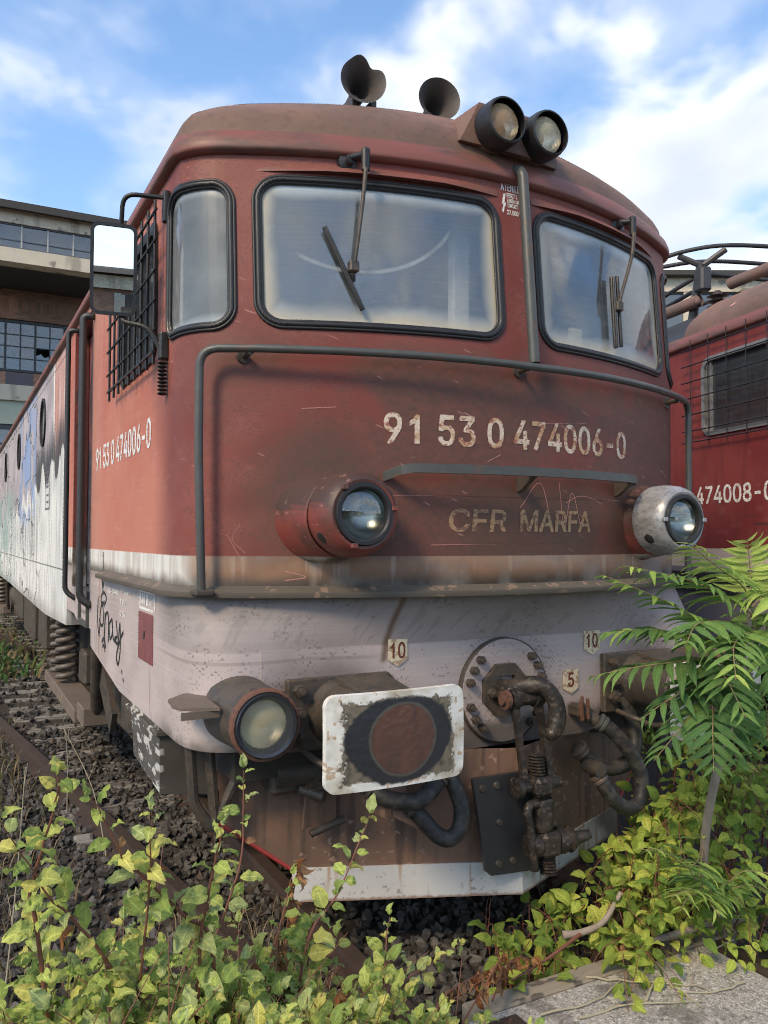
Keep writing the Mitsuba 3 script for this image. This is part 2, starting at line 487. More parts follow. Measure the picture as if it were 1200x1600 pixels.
mat('m_roof', principled(rust_roof, 0.62), bump=paint_bump, bump_scale=0.0012, eps=2e-3)


def red_dirty(p, n, uv):
    n1 = fbm(p.x * 6, p.y * 6, p.z * 6, 4)
    n2 = fbm(p.x * 40, p.y * 40, p.z * 40, 3)
    c = mix((0.25, 0.042, 0.032), (0.20, 0.060, 0.046), n1)
    c = mix(c, mix((0.50, 0.48, 0.44), (0.20, 0.15, 0.12), smoothstep(0.4, 0.62, n1)), smoothstep(1.768, 1.762, p.z) * smoothstep(3.13, 3.15, p.y))
    c = mix(c, (0.048, 0.033, 0.027), dr.clip(0.22 + 1.5 * smoothstep(-0.1, 0.8, n.z) + 0.5 * smoothstep(0.45, 0.7, n1), 0, 0.92))
    return mix(c, (0.34, 0.16, 0.13), 0.4 * smoothstep(0.68, 0.78, n2))


mat('m_red_dirty', principled(red_dirty, 0.5))


def lip_red(p, n, uv):
    n1 = fbm(p.x * 4, p.y * 4, p.z * 14, 4)
    c = mix((0.195, 0.068, 0.054), (0.150, 0.066, 0.052), smoothstep(0.4, 0.65, n1))
    return mix(c, (0.085, 0.050, 0.040), 0.8 * smoothstep(0.58, 0.75, n1))


mat('m_lip', principled(lip_red, 0.5))


def pale_lamp(p, n, uv):
    n1 = fbm(p.x * 14, p.y * 14, p.z * 30, 4)
    n2 = fbm(p.x * 70, p.y * 70, p.z * 70, 3)
    c = mix((0.36, 0.36, 0.37), (0.25, 0.245, 0.245), smoothstep(0.40, 0.75, n1))
    return mix(c, (0.12, 0.105, 0.095), 0.40 * smoothstep(0.5, 0.7, n2))


mat('m_pale_lamp', principled(pale_lamp, 0.38, 0.35))


def dark_iron(p, n, uv):
    n1 = fbm(p.x * 12, p.y * 12, p.z * 12, 4)
    n2 = fbm(p.x * 60, p.y * 60, p.z * 60, 3)
    c = mix((0.060, 0.054, 0.048), (0.098, 0.080, 0.064), smoothstep(0.35, 0.7, n1))
    c = mix(c, (0.13, 0.075, 0.045), 0.55 * smoothstep(0.55, 0.72, n2))
    return mix(c, (0.022, 0.02, 0.019), 0.6 * smoothstep(0.55, 0.75, n1))


mat('m_iron', principled(dark_iron, 0.5, 0.25), bump=lambda p, n, uv: fbm(p.x * 90, p.y * 90, p.z * 90, 3), bump_scale=0.002, eps=1e-3)


def coupling_iron(p, n, uv):
    n1 = fbm(p.x * 14, p.y * 14, p.z * 14, 4)
    n2 = fbm(p.x * 70, p.y * 70, p.z * 70, 3)
    c = mix((0.030, 0.027, 0.025), (0.070, 0.056, 0.046), smoothstep(0.38, 0.68, n1))
    c = mix(c, (0.14, 0.10, 0.075), 0.6 * smoothstep(0.56, 0.70, n2))
    return mix(c, (0.014, 0.013, 0.013), 0.7 * smoothstep(0.55, 0.72, n1))


mat('m_coupling', principled(coupling_iron, lambda p, n, uv: 0.30 + 0.35 * fbm(p.x * 20, p.y * 20, p.z * 20, 2), 0.35), bump=lambda p, n, uv: fbm(p.x * 70, p.y * 70, p.z * 70, 3), bump_scale=0.003, eps=1e-3)


def rail_tube(p, n, uv):
    n1 = fbm(p.x * 18, p.y * 18, p.z * 18, 4)
    c = mix((0.085, 0.09, 0.085), (0.055, 0.055, 0.052), n1)
    return mix(c, (0.12, 0.075, 0.055), 0.6 * smoothstep(0.58, 0.72, n1))


mat('m_tube', principled(rail_tube, 0.42, 0.1))


def rusty(p, n, uv):
    n1 = fbm(p.x * 8, p.y * 8, p.z * 8, 4)
    n2 = fbm(p.x * 70, p.y * 70, p.z * 70, 3)
    c = mix((0.155, 0.066, 0.040), (0.085, 0.046, 0.034), n1)
    return mix(c, (0.05, 0.035, 0.03), 0.7 * smoothstep(0.5, 0.7, n2))


mat('m_rust', principled(rusty, 0.75))


def apron_brown(p, n, uv):
    n1 = fbm(p.x * 3, p.y * 3, p.z * 3, 4)
    n2 = fbm(p.x * 35, p.y * 35, p.z * 35, 4)
    st = fbm(p.x * 30, p.y * 30, p.z * 2, 3)
    c = mix((0.185, 0.108, 0.075), (0.130, 0.080, 0.058), smoothstep(0.35, 0.65, n1))
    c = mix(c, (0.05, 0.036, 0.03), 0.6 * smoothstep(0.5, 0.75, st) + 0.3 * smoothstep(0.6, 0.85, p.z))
    fl = smoothstep(0.64, 0.70, n2) * smoothstep(0.46, 0.62, fbm(p.x * 2.6 + 8, p.y * 2, p.z * 2.6, 2))
    return mix(c, (0.30, 0.20, 0.16), 0.7 * fl)


mat('m_apron', principled(apron_brown, 0.55), bump=lambda p, n, uv: fbm(p.x * 60, p.y * 60, p.z * 60, 3), bump_scale=0.002, eps=1e-3)


def apron_white(p, n, uv):
    n1 = fbm(p.x * 5, p.y * 5, p.z * 5, 4)
    st = fbm(p.x * 22 + 3, p.y * 22, p.z * 1.5, 3)
    n2 = fbm(p.x * 45, p.y * 45, p.z * 45, 3)
    c = mix((0.58, 0.59, 0.58), (0.44, 0.43, 0.42), n1)
    c = mix(c, (0.33, 0.20, 0.10), 0.75 * smoothstep(0.60, 0.72, st))
    c = mix(c, (0.13, 0.10, 0.08), 0.6 * smoothstep(0.62, 0.72, n2) * smoothstep(0.48, 0.62, n1))
    c = mix(c, (0.20, 0.10, 0.05), 0.8 * smoothstep(0.205, 0.19, p.z + 0.02 * (n2 - 0.5)))
    return mix(c, (0.10, 0.085, 0.06), 0.85 * smoothstep(0.62, 0.85, p.x + 0.4 * (n1 - 0.5)))


mat('m_white_strip', principled(apron_white, 0.55))


def buffer_face(p, n, uv):
    u, v = dr.abs(p.x) - 0.878, p.z - 1.09
    u = dr.select(p.x < 0, -u, u)
    n1 = fbm(p.x * 9, p.z * 9, 2.0, 4)
    n2 = fbm(p.x * 42, p.z * 42, 5.0, 3)
    rr = dr.sqrt(dr.square(u - 0.005) * 0.85 + dr.square(v * 1.30))
    white = mix((0.68, 0.68, 0.64), (0.46, 0.42, 0.34), smoothstep(0.42, 0.72, n1))
    white = mix(white, (0.40, 0.24, 0.11), 0.7 * smoothstep(0.66, 0.74, n2))
    chip = smoothstep(0.455, 0.585, n1 * 0.26 + n2 * 0.34 + 0.26 * fbm(p.x * 130, p.z * 130, 1.0, 3) + 0.40 * smoothstep(0.225, 0.15, dr.maximum(dr.abs(u) * 0.80, dr.abs(v) * 1.28)) - 0.10)
    olive = mix((0.075, 0.068, 0.055), (0.17, 0.145, 0.105), smoothstep(0.3, 0.7, n2))
    c = mix(white, olive, chip)
    grease = smoothstep(0.222, 0.205, rr + 0.040 * (n1 - 0.5) + 0.018 * (n2 - 0.5)) * smoothstep(0.32, 0.30, dr.abs(u))
    c = mix(c, (0.022, 0.024, 0.028), grease)
    mid = smoothstep(0.138, 0.130, dr.sqrt(dr.square((u - 0.016) * 1.0) + dr.square(v * 1.03)) + 0.012 * (n1 - 0.5))
    vert = fbm(p.x * 38, p.z * 5, 3.0, 3)
    brown = mix((0.115, 0.052, 0.036), (0.065, 0.040, 0.032), vert)
    rim = smoothstep(0.150, 0.140, dr.sqrt(dr.square((u - 0.016)) + dr.square(v * 1.03)) + 0.012 * (n1 - 0.5)) * (1 - mid)
    c = mix(c, (0.075, 0.07, 0.06), rim)
    return mix(c, brown, mid)


mat('m_buffer_face', principled(buffer_face, 0.42), bump=lambda p, n, uv: fbm(p.x * 40, p.y * 40, p.z * 40, 4), bump_scale=0.004, eps=1e-3)

mat('m_horn', principled(lambda p, n, uv: mix((0.055, 0.050, 0.050), (0.085, 0.070, 0.062), fbm(p.x * 10, p.y * 10, p.z * 10, 3)), 0.55, 0.1))
mat('m_rubber', principled((0.018, 0.018, 0.019), 0.42))
mat('m_black', principled((0.028, 0.028, 0.030), 0.4))
mat('m_hose', principled(lambda p, n, uv: mix((0.018, 0.018, 0.018), (0.052, 0.047, 0.041), smoothstep(0.4, 0.7, fbm(p.x * 25, p.y * 25, p.z * 25, 4))), 0.55))
mat('m_dark_brown', principled((0.03, 0.026, 0.023), 0.8))  # even near-black brown for underframes, rails and rear walls
mat('m_chrome', {'type': 'roughconductor', 'material': 'Al', 'alpha': 0.22, 'specular_reflectance': {'type': 'rgb', 'value': [0.80, 0.78, 0.68]}})
mat('m_reflector_dull', {'type': 'roughconductor', 'material': 'Al', 'alpha': 0.10, 'specular_reflectance': {'type': 'rgb', 'value': [0.30, 0.34, 0.32]}})
mat('m_mirror', {'type': 'conductor', 'material': 'Ag', 'specular_reflectance': {'type': 'rgb', 'value': [0.9, 0.92, 0.92]}})
mat('m_ledge', principled(lambda p, n, uv: mix(mix((0.115, 0.100, 0.080), (0.075, 0.062, 0.050), fbm(p.x * 5, p.y * 5, p.z * 20, 4)), (0.20, 0.14, 0.10), smoothstep(0.64, 0.72, fbm(p.x * 24, p.y * 24, p.z * 24, 3))), 0.6))
mat('m_alu', principled((0.30, 0.30, 0.30), 0.4, 0.5))
mat('m_paper', principled((0.62, 0.58, 0.36), 0.8))
mat('m_interior', principled((0.16, 0.18, 0.18), 0.7))
mat('m_curtain', principled((0.72, 0.74, 0.70), 0.8))


def letter(p, n, uv):
    n1 = fbm(p.x * 17, p.y * 17, p.z * 17, 4)
    n2 = fbm(p.x * 90, p.y * 90, p.z * 90, 3)
    c = mix((0.56, 0.47, 0.38), (0.42, 0.28, 0.16), smoothstep(0.45, 0.62, n1))
    return mix(c, (0.26, 0.075, 0.06), 0.85 * smoothstep(0.53, 0.62, n2 * 0.7 + n1 * 0.3))


def letter_tan(p, n, uv):
    n2 = fbm(p.x * 80, p.y * 80, p.z * 80, 3)
    n1 = fbm(p.x * 9, p.y * 9, p.z * 9, 3)
    c = mix((0.33, 0.21, 0.11), (0.25, 0.15, 0.09), n1)
    return mix(c, (0.10, 0.055, 0.04), 0.8 * smoothstep(0.50, 0.60, n2 * 0.7 + n1 * 0.3))


mat('m_letter', principled(letter, 0.6))
mat('m_letter_tan', principled(letter_tan, 0.6))
mat('m_letter_white', principled(lambda p, n, uv: mix((0.66, 0.66, 0.65), (0.45, 0.34, 0.32), smoothstep(0.56, 0.66, fbm(p.x * 60, p.y * 60, p.z * 60, 3))), 0.5))
mat('m_spray', principled((0.02, 0.02, 0.024), 0.4))
mat('m_shield', principled(lambda p, n, uv: mix((0.58, 0.50, 0.36), (0.35, 0.25, 0.16), smoothstep(0.48, 0.62, fbm(p.x * 50, p.y * 50, p.z * 50, 3))), 0.6))
mat('m_shield_no', principled((0.13, 0.035, 0.02), 0.6))
mat('m_hatch', principled(lambda p, n, uv: mix((0.20, 0.075, 0.075), (0.15, 0.05, 0.05), fbm(p.x * 20, p.y * 20, p.z * 20, 3)), 0.5))
mat('m_red_edge', principled((0.26, 0.03, 0.028), 0.5))
mat('m_amber', principled((0.62, 0.38, 0.10), 0.3))
mat('m_greybox', principled(lambda p, n, uv: mix(mix((0.10, 0.095, 0.09), (0.05, 0.045, 0.04), fbm(p.x * 8, p.y * 8, p.z * 8, 3)), (0.42, 0.42, 0.40), smoothstep(0.55, 0.64, fbm(p.x * 13, p.y * 13, p.z * 24, 4)) * smoothstep(-1.365, -1.385, p.x)), 0.6))


# glass with a film of dirt: clearer in the middle, thick along the gasket
WIN = (-1.205, 2.785, -0.125, 3.44)


def grime_film(p, n, uv):
    ax = dr.abs(p.x)
    du = dr.minimum(ax - 0.125, 1.205 - ax)
    dv = dr.minimum(p.z - 2.785, 3.44 - p.z)
    e = dr.minimum(du, dv)
    n1 = fbm(p.x * 5, p.y * 5, p.z * 5, 4)
    n2 = fbm(p.x * 4, p.y * 4, p.z * 130, 2)
    n4 = fbm(p.x * 2.3 + 4, p.y * 2.3, p.z * 3.1, 4)
    g = 0.17 + 0.45 * (n4 - 0.5) + 0.25 * (n1 - 0.5) + 0.10 * (n2 - 0.5)
    g = dr.maximum(g, 0.05)
    g = dr.maximum(g, 0.95 * smoothstep(0.115, 0.005, e + 0.05 * (n1 - 0.5)))
    g = dr.maximum(g, 0.85 * smoothstep(2.93, 2.80, p.z + 0.10 * (n1 - 0.5)))
    ux, uz = p.x + 0.79, p.z - 3.55
    rr = dr.sqrt(dr.square(ux) + dr.square(uz))
    arc = smoothstep(0.016, 0.004, dr.abs(rr - 0.515)) * smoothstep(-0.30, -0.22, ux) * smoothstep(0.46, 0.40, ux) * smoothstep(0.0, -0.2, uz)
    g = dr.maximum(g, 0.62 * arc * (0.35 + 1.1 * n1) * smoothstep(0.0, -0.1, p.x))
    g = dr.maximum(g, 0.55 * smoothstep(0.66, 0.80, fbm(p.x * 7, p.y, p.z * 160 + p.x * 9, 2)) * n1)
    return dr.clip(g, 0.02, 0.97)


def grime_colour(p, n, uv):
    ax = dr.abs(p.x)
    e = dr.minimum(dr.minimum(ax - 0.125, 1.205 - ax), p.z - 2.785)
    n1 = fbm(p.x * 5, p.y * 5, p.z * 5, 3)
    return mix((0.40, 0.46, 0.50), (0.46, 0.41, 0.30), smoothstep(0.10, 0.01, e + 0.05 * (n1 - 0.5)))


scene['m_glass'] = {'type': 'blendbsdf', 'weight': proc(grime_film), 'a': {'type': 'thindielectric', 'int_ior': 3.0},
                    'b': {'type': 'twosided', 'nested': principled(grime_colour, 0.30, spec=0.8)}}


def grime_side(p, n, uv):
    n1 = fbm(p.x * 6, p.y * 6, p.z * 6, 4)
    e = dr.minimum(p.z - 2.775, 3.42 - p.z)
    return dr.clip(dr.maximum(0.38 + 0.4 * (n1 - 0.5), 0.9 * smoothstep(0.10, 0.0, e + 0.05 * (n1 - 0.5))), 0.02, 0.95)


scene['m_glass_side'] = {'type': 'blendbsdf', 'weight': proc(grime_side), 'a': {'type': 'thindielectric', 'int_ior': 2.2},
                         'b': {'type': 'twosided', 'nested': principled((0.30, 0.34, 0.36), 0.3, spec=0.8)}}
scene['m_pane'] = {'type': 'blendbsdf', 'weight': proc(lambda p, n, uv: dr.clip(0.30 + 0.5 * (fbm(p.x * 3, p.y * 3, p.z * 3, 3) - 0.5), 0.05, 0.95)),
                   'a': {'type': 'thindielectric', 'int_ior': 2.3}, 'b': {'type': 'twosided', 'nested': principled((0.07, 0.08, 0.09), 0.3)}}
scene['m_lens'] = {'type': 'thindielectric', 'int_ior': 1.7}
scene['m_lens_dirty'] = {'type': 'blendbsdf', 'weight': 0.40, 'a': {'type': 'thindielectric', 'int_ior': 1.6},
                         'b': {'type': 'twosided', 'nested': principled((0.66, 0.60, 0.38), 0.25)}}
scene['m_lens_amber'] = {'type': 'blendbsdf', 'weight': 0.34, 'a': {'type': 'thindielectric', 'int_ior': 1.7},
                         'b': {'type': 'twosided', 'nested': principled((0.62, 0.40, 0.22), 0.2)}}
scene['m_lens_pale'] = {'type': 'blendbsdf', 'weight': 0.30, 'a': {'type': 'thindielectric', 'int_ior': 1.7},
                        'b': {'type': 'twosided', 'nested': principled((0.72, 0.68, 0.50), 0.2)}}


# --- setting
def concrete(p, n, uv):
    n1 = fbm(p.x * 1.5, p.y * 1.5, p.z, 4)
    n2 = fbm(p.x * 60, p.y * 60, p.z * 60, 3)
    n3 = fbm(p.x * 130, p.y * 130, p.z * 130, 2)
    c = mix((0.30, 0.28, 0.25), (0.42, 0.395, 0.36), smoothstep(0.3, 0.7, n1))
    c = mix(c, (0.15, 0.14, 0.12), 0.55 * smoothstep(0.52, 0.70, n2))
    c = mix(c, (0.62, 0.60, 0.56), 0.75 * smoothstep(0.58, 0.68, n3))
    c = mix(c, (0.09, 0.085, 0.08), 0.75 * smoothstep(0.40, 0.32, n3))
    return mix(c, (0.10, 0.09, 0.08), 0.6 * smoothstep(0.62, 0.75, fbm(p.x * 7, p.y * 7, 1.0, 4)))


mat('m_concrete', principled(concrete, 0.9), bump=lambda p, n, uv: fbm(p.x * 110, p.y * 110, p.z * 110, 3), bump_scale=0.006, eps=1e-3)
mat('m_kerb', principled(lambda p, n, uv: mix(mix((0.30, 0.26, 0.20), (0.20, 0.17, 0.13), fbm(p.x * 3, p.y * 40, p.z * 40, 4)), (0.10, 0.085, 0.07), smoothstep(0.58, 0.7, fbm(p.x * 14, p.y * 30, 1.0, 3))), 0.85))
mat('m_soil', principled(lambda p, n, uv: mix((0.026, 0.023, 0.020), (0.050, 0.043, 0.036), fbm(p.x * 7, p.y * 7, p.z, 4)), 0.95), bump=lambda p, n, uv: fbm(p.x * 25, p.y * 25, 1.0, 4), bump_scale=0.03, eps=4e-3)
mat('m_far_ground', principled(lambda p, n, uv: mix((0.060, 0.070, 0.035), (0.11, 0.10, 0.075), fbm(p.x * 0.3, p.y * 0.3, 1.0, 5)), 0.95))
def stone_colour(p, n, uv):
    k = cell_rand(uv.x * 7919.0, 3, 1)
    c = mix((0.040, 0.038, 0.036), (0.092, 0.085, 0.078), k * k)
    c = mix(c, (0.085, 0.066, 0.052), smoothstep(0.93, 0.96, cell_rand(uv.x * 7919.0, 5, 2)))
    return c * (0.75 + 0.5 * noise(p.x * 60, p.y * 60, p.z * 60))


mat('m_stone', principled(stone_colour, 0.7))
mat('m_rail', principled(lambda p, n, uv: mix((0.075, 0.046, 0.034), (0.045, 0.034, 0.029), fbm(p.x * 25, p.y * 25, p.z * 25, 3)), 0.6, 0.2))
mat('m_railtop', principled(lambda p, n, uv: mix((0.14, 0.115, 0.105), (0.085, 0.060, 0.050), fbm(p.x * 30, p.y * 6, 1.0, 3)), 0.38, 0.5))
mat('m_sleeper', principled(lambda p, n, uv: mix((0.21, 0.20, 0.185), (0.080, 0.072, 0.064), smoothstep(0.35, 0.65, fbm(p.x * 4, p.y * 30, p.z * 30, 4))), 0.9))


def brick(p, n, uv):
    course = dr.floor(p.z / 0.077)
    fz = p.z / 0.077 - course
    u = p.x / 0.25 + 0.5 * (course - 2 * dr.floor(course / 2))
    fu = u - dr.floor(u)
    sold = smoothstep(8.60, 8.605, p.z) * smoothstep(8.93, 8.925, p.z)
    us = p.x / 0.085
    fs = us - dr.floor(us)
    joint = dr.maximum(smoothstep(0.12, 0.06, dr.minimum(fz, 1 - fz)), smoothstep(0.05, 0.03, dr.minimum(fu, 1 - fu)))
    js = smoothstep(0.14, 0.07, dr.minimum(fs, 1 - fs))
    r = lerp(cell_rand(dr.floor(u), course, 3), cell_rand(dr.floor(us), 2, 9), sold)
    c = mix((0.32, 0.155, 0.095), (0.46, 0.25, 0.16), r)
    c = mix(c, (0.10, 0.06, 0.045), 0.6 * smoothstep(0.75, 0.9, r))
    c = mix(c, (0.21, 0.18, 0.15), lerp(joint, js, sold))
    return mix(c, (0.10, 0.08, 0.07), 0.45 * smoothstep(0.45, 0.7, fbm(p.x * 0.8, p.y, p.z * 0.8, 4)))


mat('m_brick', principled(brick, 0.85))


def plaster(p, n, uv):
    n1 = fbm(p.x * 0.9, p.y * 0.9, p.z * 0.9, 4)
    st = fbm(p.x * 5, p.y * 5, p.z * 0.5, 3)
    c = mix((0.62, 0.56, 0.44), (0.50, 0.45, 0.36), n1)
    c = mix(c, (0.22, 0.19, 0.15), 0.6 * smoothstep(0.52, 0.75, st))
    return mix(c, (0.13, 0.115, 0.10), 0.7 * smoothstep(0.66, 0.74, fbm(p.x * 3 + 2, p.y * 3, p.z * 3, 4)))


mat('m_plaster', principled(plaster, 0.85))
mat('m_green_wall', principled(lambda p, n, uv: mix((0.34, 0.42, 0.34), (0.42, 0.40, 0.33), fbm(p.x * 2, p.y, p.z * 2, 3)), 0.8))
mat('m_dark_frame', principled((0.035, 0.04, 0.045), 0.5))
mat('m_light_frame', principled((0.38, 0.38, 0.37), 0.5))
mat('m_bitumen', principled((0.05, 0.048, 0.047), 0.8))
mat('m_panel_grey', principled((0.11, 0.10, 0.115), 0.7))


# --- plants: one material for all leaves, the colour picked by the whole part of u
PALETTE = [(0.38, 0.47, 0.135), (0.46, 0.55, 0.165), (0.28, 0.38, 0.115), (0.52, 0.58, 0.18), (0.43, 0.50, 0.22), (0.58, 0.57, 0.18),
           (0.33, 0.43, 0.085), (0.25, 0.355, 0.075), (0.42, 0.51, 0.105), (0.17, 0.27, 0.06), (0.49, 0.53, 0.12),
           (0.105, 0.205, 0.078), (0.145, 0.265, 0.088), (0.205, 0.340, 0.100), (0.31, 0.45, 0.11), (0.43, 0.54, 0.14),
           (0.28, 0.125, 0.055), (0.20, 0.085, 0.04), (0.36, 0.20, 0.10), (0.24, 0.14, 0.08), (0.10, 0.12, 0.045), (0.22, 0.17, 0.10), (0.31, 0.25, 0.16)]


def leaf_colour(p, n, uv):
    k = dr.floor(uv.x)
    a = dr.abs(uv.x - k - 0.5) * 2.2
    c = mi.Color3f(PALETTE[0])
    for i in range(1, len(PALETTE)):
        c = dr.select(k == i, mi.Color3f(PALETTE[i]), c)
    c = c * (0.80 + 0.42 * noise(p.x * 11, p.y * 11, p.z * 11))
    rib = smoothstep(0.14, 0.03, a)
    q = uv.y * 9 - a * 1.6
    vein = smoothstep(0.16, 0.04, dr.abs(q - dr.floor(q) - 0.5)) * 0.5
    c = c * (1 + 0.40 * dr.maximum(rib, vein) - 0.08)
    spot = smoothstep(0.70, 0.80, noise(p.x * 120, p.y * 120, p.z * 120))
    return mix(c, (0.20, 0.13, 0.05), 0.35 * spot)


def leafmat(key, trans=0.8, rough=0.45):
    scene[key] = {'type': 'principledthin', 'base_color': proc(leaf_colour), 'roughness': rough, 'diff_trans': trans, 'spec_trans': 0.0, 'eta': 1.45}
    return key


leafmat('m_leaf')
leafmat('m_leaf_dead', 0.25, 0.7)
mat('m_twig_red', principled((0.19, 0.075, 0.05), 0.6))
mat('m_twig_grey', principled(lambda p, n, uv: mix((0.36, 0.30, 0.25), (0.20, 0.165, 0.135), fbm(p.x * 30, p.y * 30, p.z * 9, 3)), 0.8))
mat('m_rachis', principled((0.22, 0.17, 0.08), 0.6))
mat('m_straw', principled((0.36, 0.32, 0.23), 0.9))

# ------------------------------------------------------------------ the locomotive's shape


def S(x, z=2.0):
    return 3.115 + 0.198 * np.square(x) + 0.09 * np.maximum(np.asarray(z, float) - 2.75, 0)


def bez(a, c, b, n):
    t = np.linspace(0, 1, n + 1)[1:, None]
    a, c, b = map(np.asarray, (a, c, b))
    return (1 - t) ** 2 * a + 2 * t * (1 - t) * c + t * t * b


REAR = 22.6
_side = [(-1.5, y) for y in (4.1, 4.5, 5.0, 5.3, 6.0, 6.6, 7.5, 9.0, 12.0, 16.0, 20.0, REAR)]


def _half(fn, xe, ys, slope):
    xs = -np.linspace(0, xe, 27)
    f = [(x, fn(x)) for x in xs]
    c = bez(f[-1], (-1.5, fn(-xe) + slope * (1.5 - xe)), (-1.5, ys), 10)
    return np.array(f + [tuple(q) for q in c] + _side)


_up = _half(lambda x: 3.115 + 0.198 * x * x, 1.30, 3.75, 0.515)
_lo = _half(lambda x: 3.30 + 0.02 * x * x, 1.25, 3.64, 0.05)


def _full(h):
    return np.vstack([h[::-1], (h * [-1, 1])[1:]])


UP, LO = _full(_up), _full(_lo)
MID = len(_up) - 1


def normals(o):
    t = np.gradient(o, axis=0)
    n = np.stack([t[:, 1], -t[:, 0]], 1)
    n /= np.linalg.norm(n, axis=1, keepdims=True)
    n = np.where((n[:, 1:2] > 0.2), -n, n)
    n[o[:, 0] < -1.49] = (-1, 0)
    n[o[:, 0] > 1.49] = (1, 0)
    return n


UPN = normals(UP)
ARC = np.concatenate([[0], np.cumsum(np.linalg.norm(np.diff(UP, axis=0), axis=1))])
ARC -= ARC[MID]
FRONTNESS = np.clip(-UPN[:, 1], 0, 1)


def outline(z):
    """the plan of the body at height z, rear left round the front to rear right"""
    o = UP + np.stack([np.zeros(len(UP)), FRONTNESS * 0.09 * max(z - 2.75, 0)], 1)
    t = np.clip((1.60 - z) / 0.24, 0, 1)
    return o * (1 - t) + LO * t


def wrap(v):
    """(s, z, out) -> a point on the body, s running round the plan from the middle of the front (left of the picture negative)"""
    s = v[:, 0]
    x, y = np.interp(s, ARC, UP[:, 0]), np.interp(s, ARC, UP[:, 1])
    nx, ny = np.interp(s, ARC, UPN[:, 0]), np.interp(s, ARC, UPN[:, 1])
    y = y + np.clip(-ny, 0, 1) * 0.09 * np.maximum(v[:, 1] - 2.75, 0)
    return np.stack([x + nx * v[:, 2], y + ny * v[:, 2], v[:, 1]], 1)


def front_map(v):
    return np.stack([v[:, 0], S(v[:, 0], v[:, 1]) - v[:, 2], v[:, 1]], 1)


def s_at(pred):
    i = np.where(pred)[0]
    return ARC[i[0]], ARC[i[-1]]


def loft(rings):
    """closed solid from rings of equal length"""
    n = len(rings[0])
    v = np.vstack([np.asarray(r) for r in rings])
    f = []
    j = np.arange(n)
    for i in range(len(rings) - 1):
        f.append(np.stack([i * n + j, i * n + (j + 1) % n, (i + 1) * n + (j + 1) % n], 1))
        f.append(np.stack([i * n + j, (i + 1) * n + (j + 1) % n, (i + 1) * n + j], 1))
    c0, c1 = len(v), len(v) + 1
    mid = lambda r: (np.min(r, 0) + np.max(r, 0)) / 2
    v = np.vstack([v, mid(rings[0])[None], mid(rings[-1])[None]])
    f.append(np.stack([j * 0 + c0, (j + 1) % n, j], 1))
    k = (len(rings) - 1) * n
    f.append(np.stack([j * 0 + c1, k + j, k + (j + 1) % n], 1))
    m = trimesh.Trimesh(v, np.vstack(f), process=False)
    if m.volume < 0:
        m.invert()
    return m


def body_solid():
    zs = (0.95, 1.15, 1.36, 1.48, 1.60, 1.77, 2.1, 2.5, 2.75, 3.0, 3.3, 3.64)
    m = to_manifold(loft([np.column_stack([outline(z), np.full(len(UP), z)]) for z in zs]))
    cut = prism([(3.9, 0.5), (4.9, 0.94), (6.0, 1.07), (6.30, 1.12), (7.0, 1.24), (7.45, 1.24), (7.46, 1.10), (9.2, 1.05), (15, 1.10), (23, 1.10), (23, 0.5)], 'x', -2, 2)
    return m - to_manifold(cut)


def inset_ring(z, d, ymax):
    o = outline(z) - UPN * d
    o = o[UP[:, 1] <= ymax]
    return np.column_stack([o, np.full(len(o), z)])


CORNER_S = (float(np.interp(-1.0, [-1.0], [0])), 0)
_k = np.where(UP[:MID, 1] > 3.83)[0][-1]
S_BACK = float(ARC[_k] + (UP[_k, 1] - 3.83))          # side edge of the corner window
S_FRONT = float(np.interp(-1.318, UP[:MID + 1, 0][ARC[:MID + 1] > -2.2], ARC[:MID + 1][ARC[:MID + 1] > -2.2]))
WINDOW = rrect(*WIN, 0.095, 8)
WINDOW_R = affinity.scale(WINDOW, -1, 1, origin=(0, 0))
CORNER = rrect(S_BACK, 2.775, S_FRONT, 3.415, 0.085, 8)
CORNER_R = affinity.scale(CORNER, -1, 1, origin=(0, 0))
SIDE_WINDOW = (4.12, 2.76, 5.02, 3.40)


def gasket(poly, fn, r, out=0.010, squash=None):
    ring = np.array(poly.exterior.segmentize(0.04).coords)[:-1]
    v = fn(np.column_stack([ring, np.full(len(ring), out)]))
    return tube(v, r, 8, closed=True)


def sweep_round(prof, s0, s1, step=None):
    """profile (out, z) carried round the body from s0 to s1"""
    ss = ARC[(ARC > s0 + 1e-6) & (ARC < s1 - 1e-6)]
    ss = np.concatenate([[s0], ss, [s1]])
    rings = []
    for s in ss:
        rings.append(wrap(np.array([[s, z, o] for o, z in prof])))
    return loft(rings)


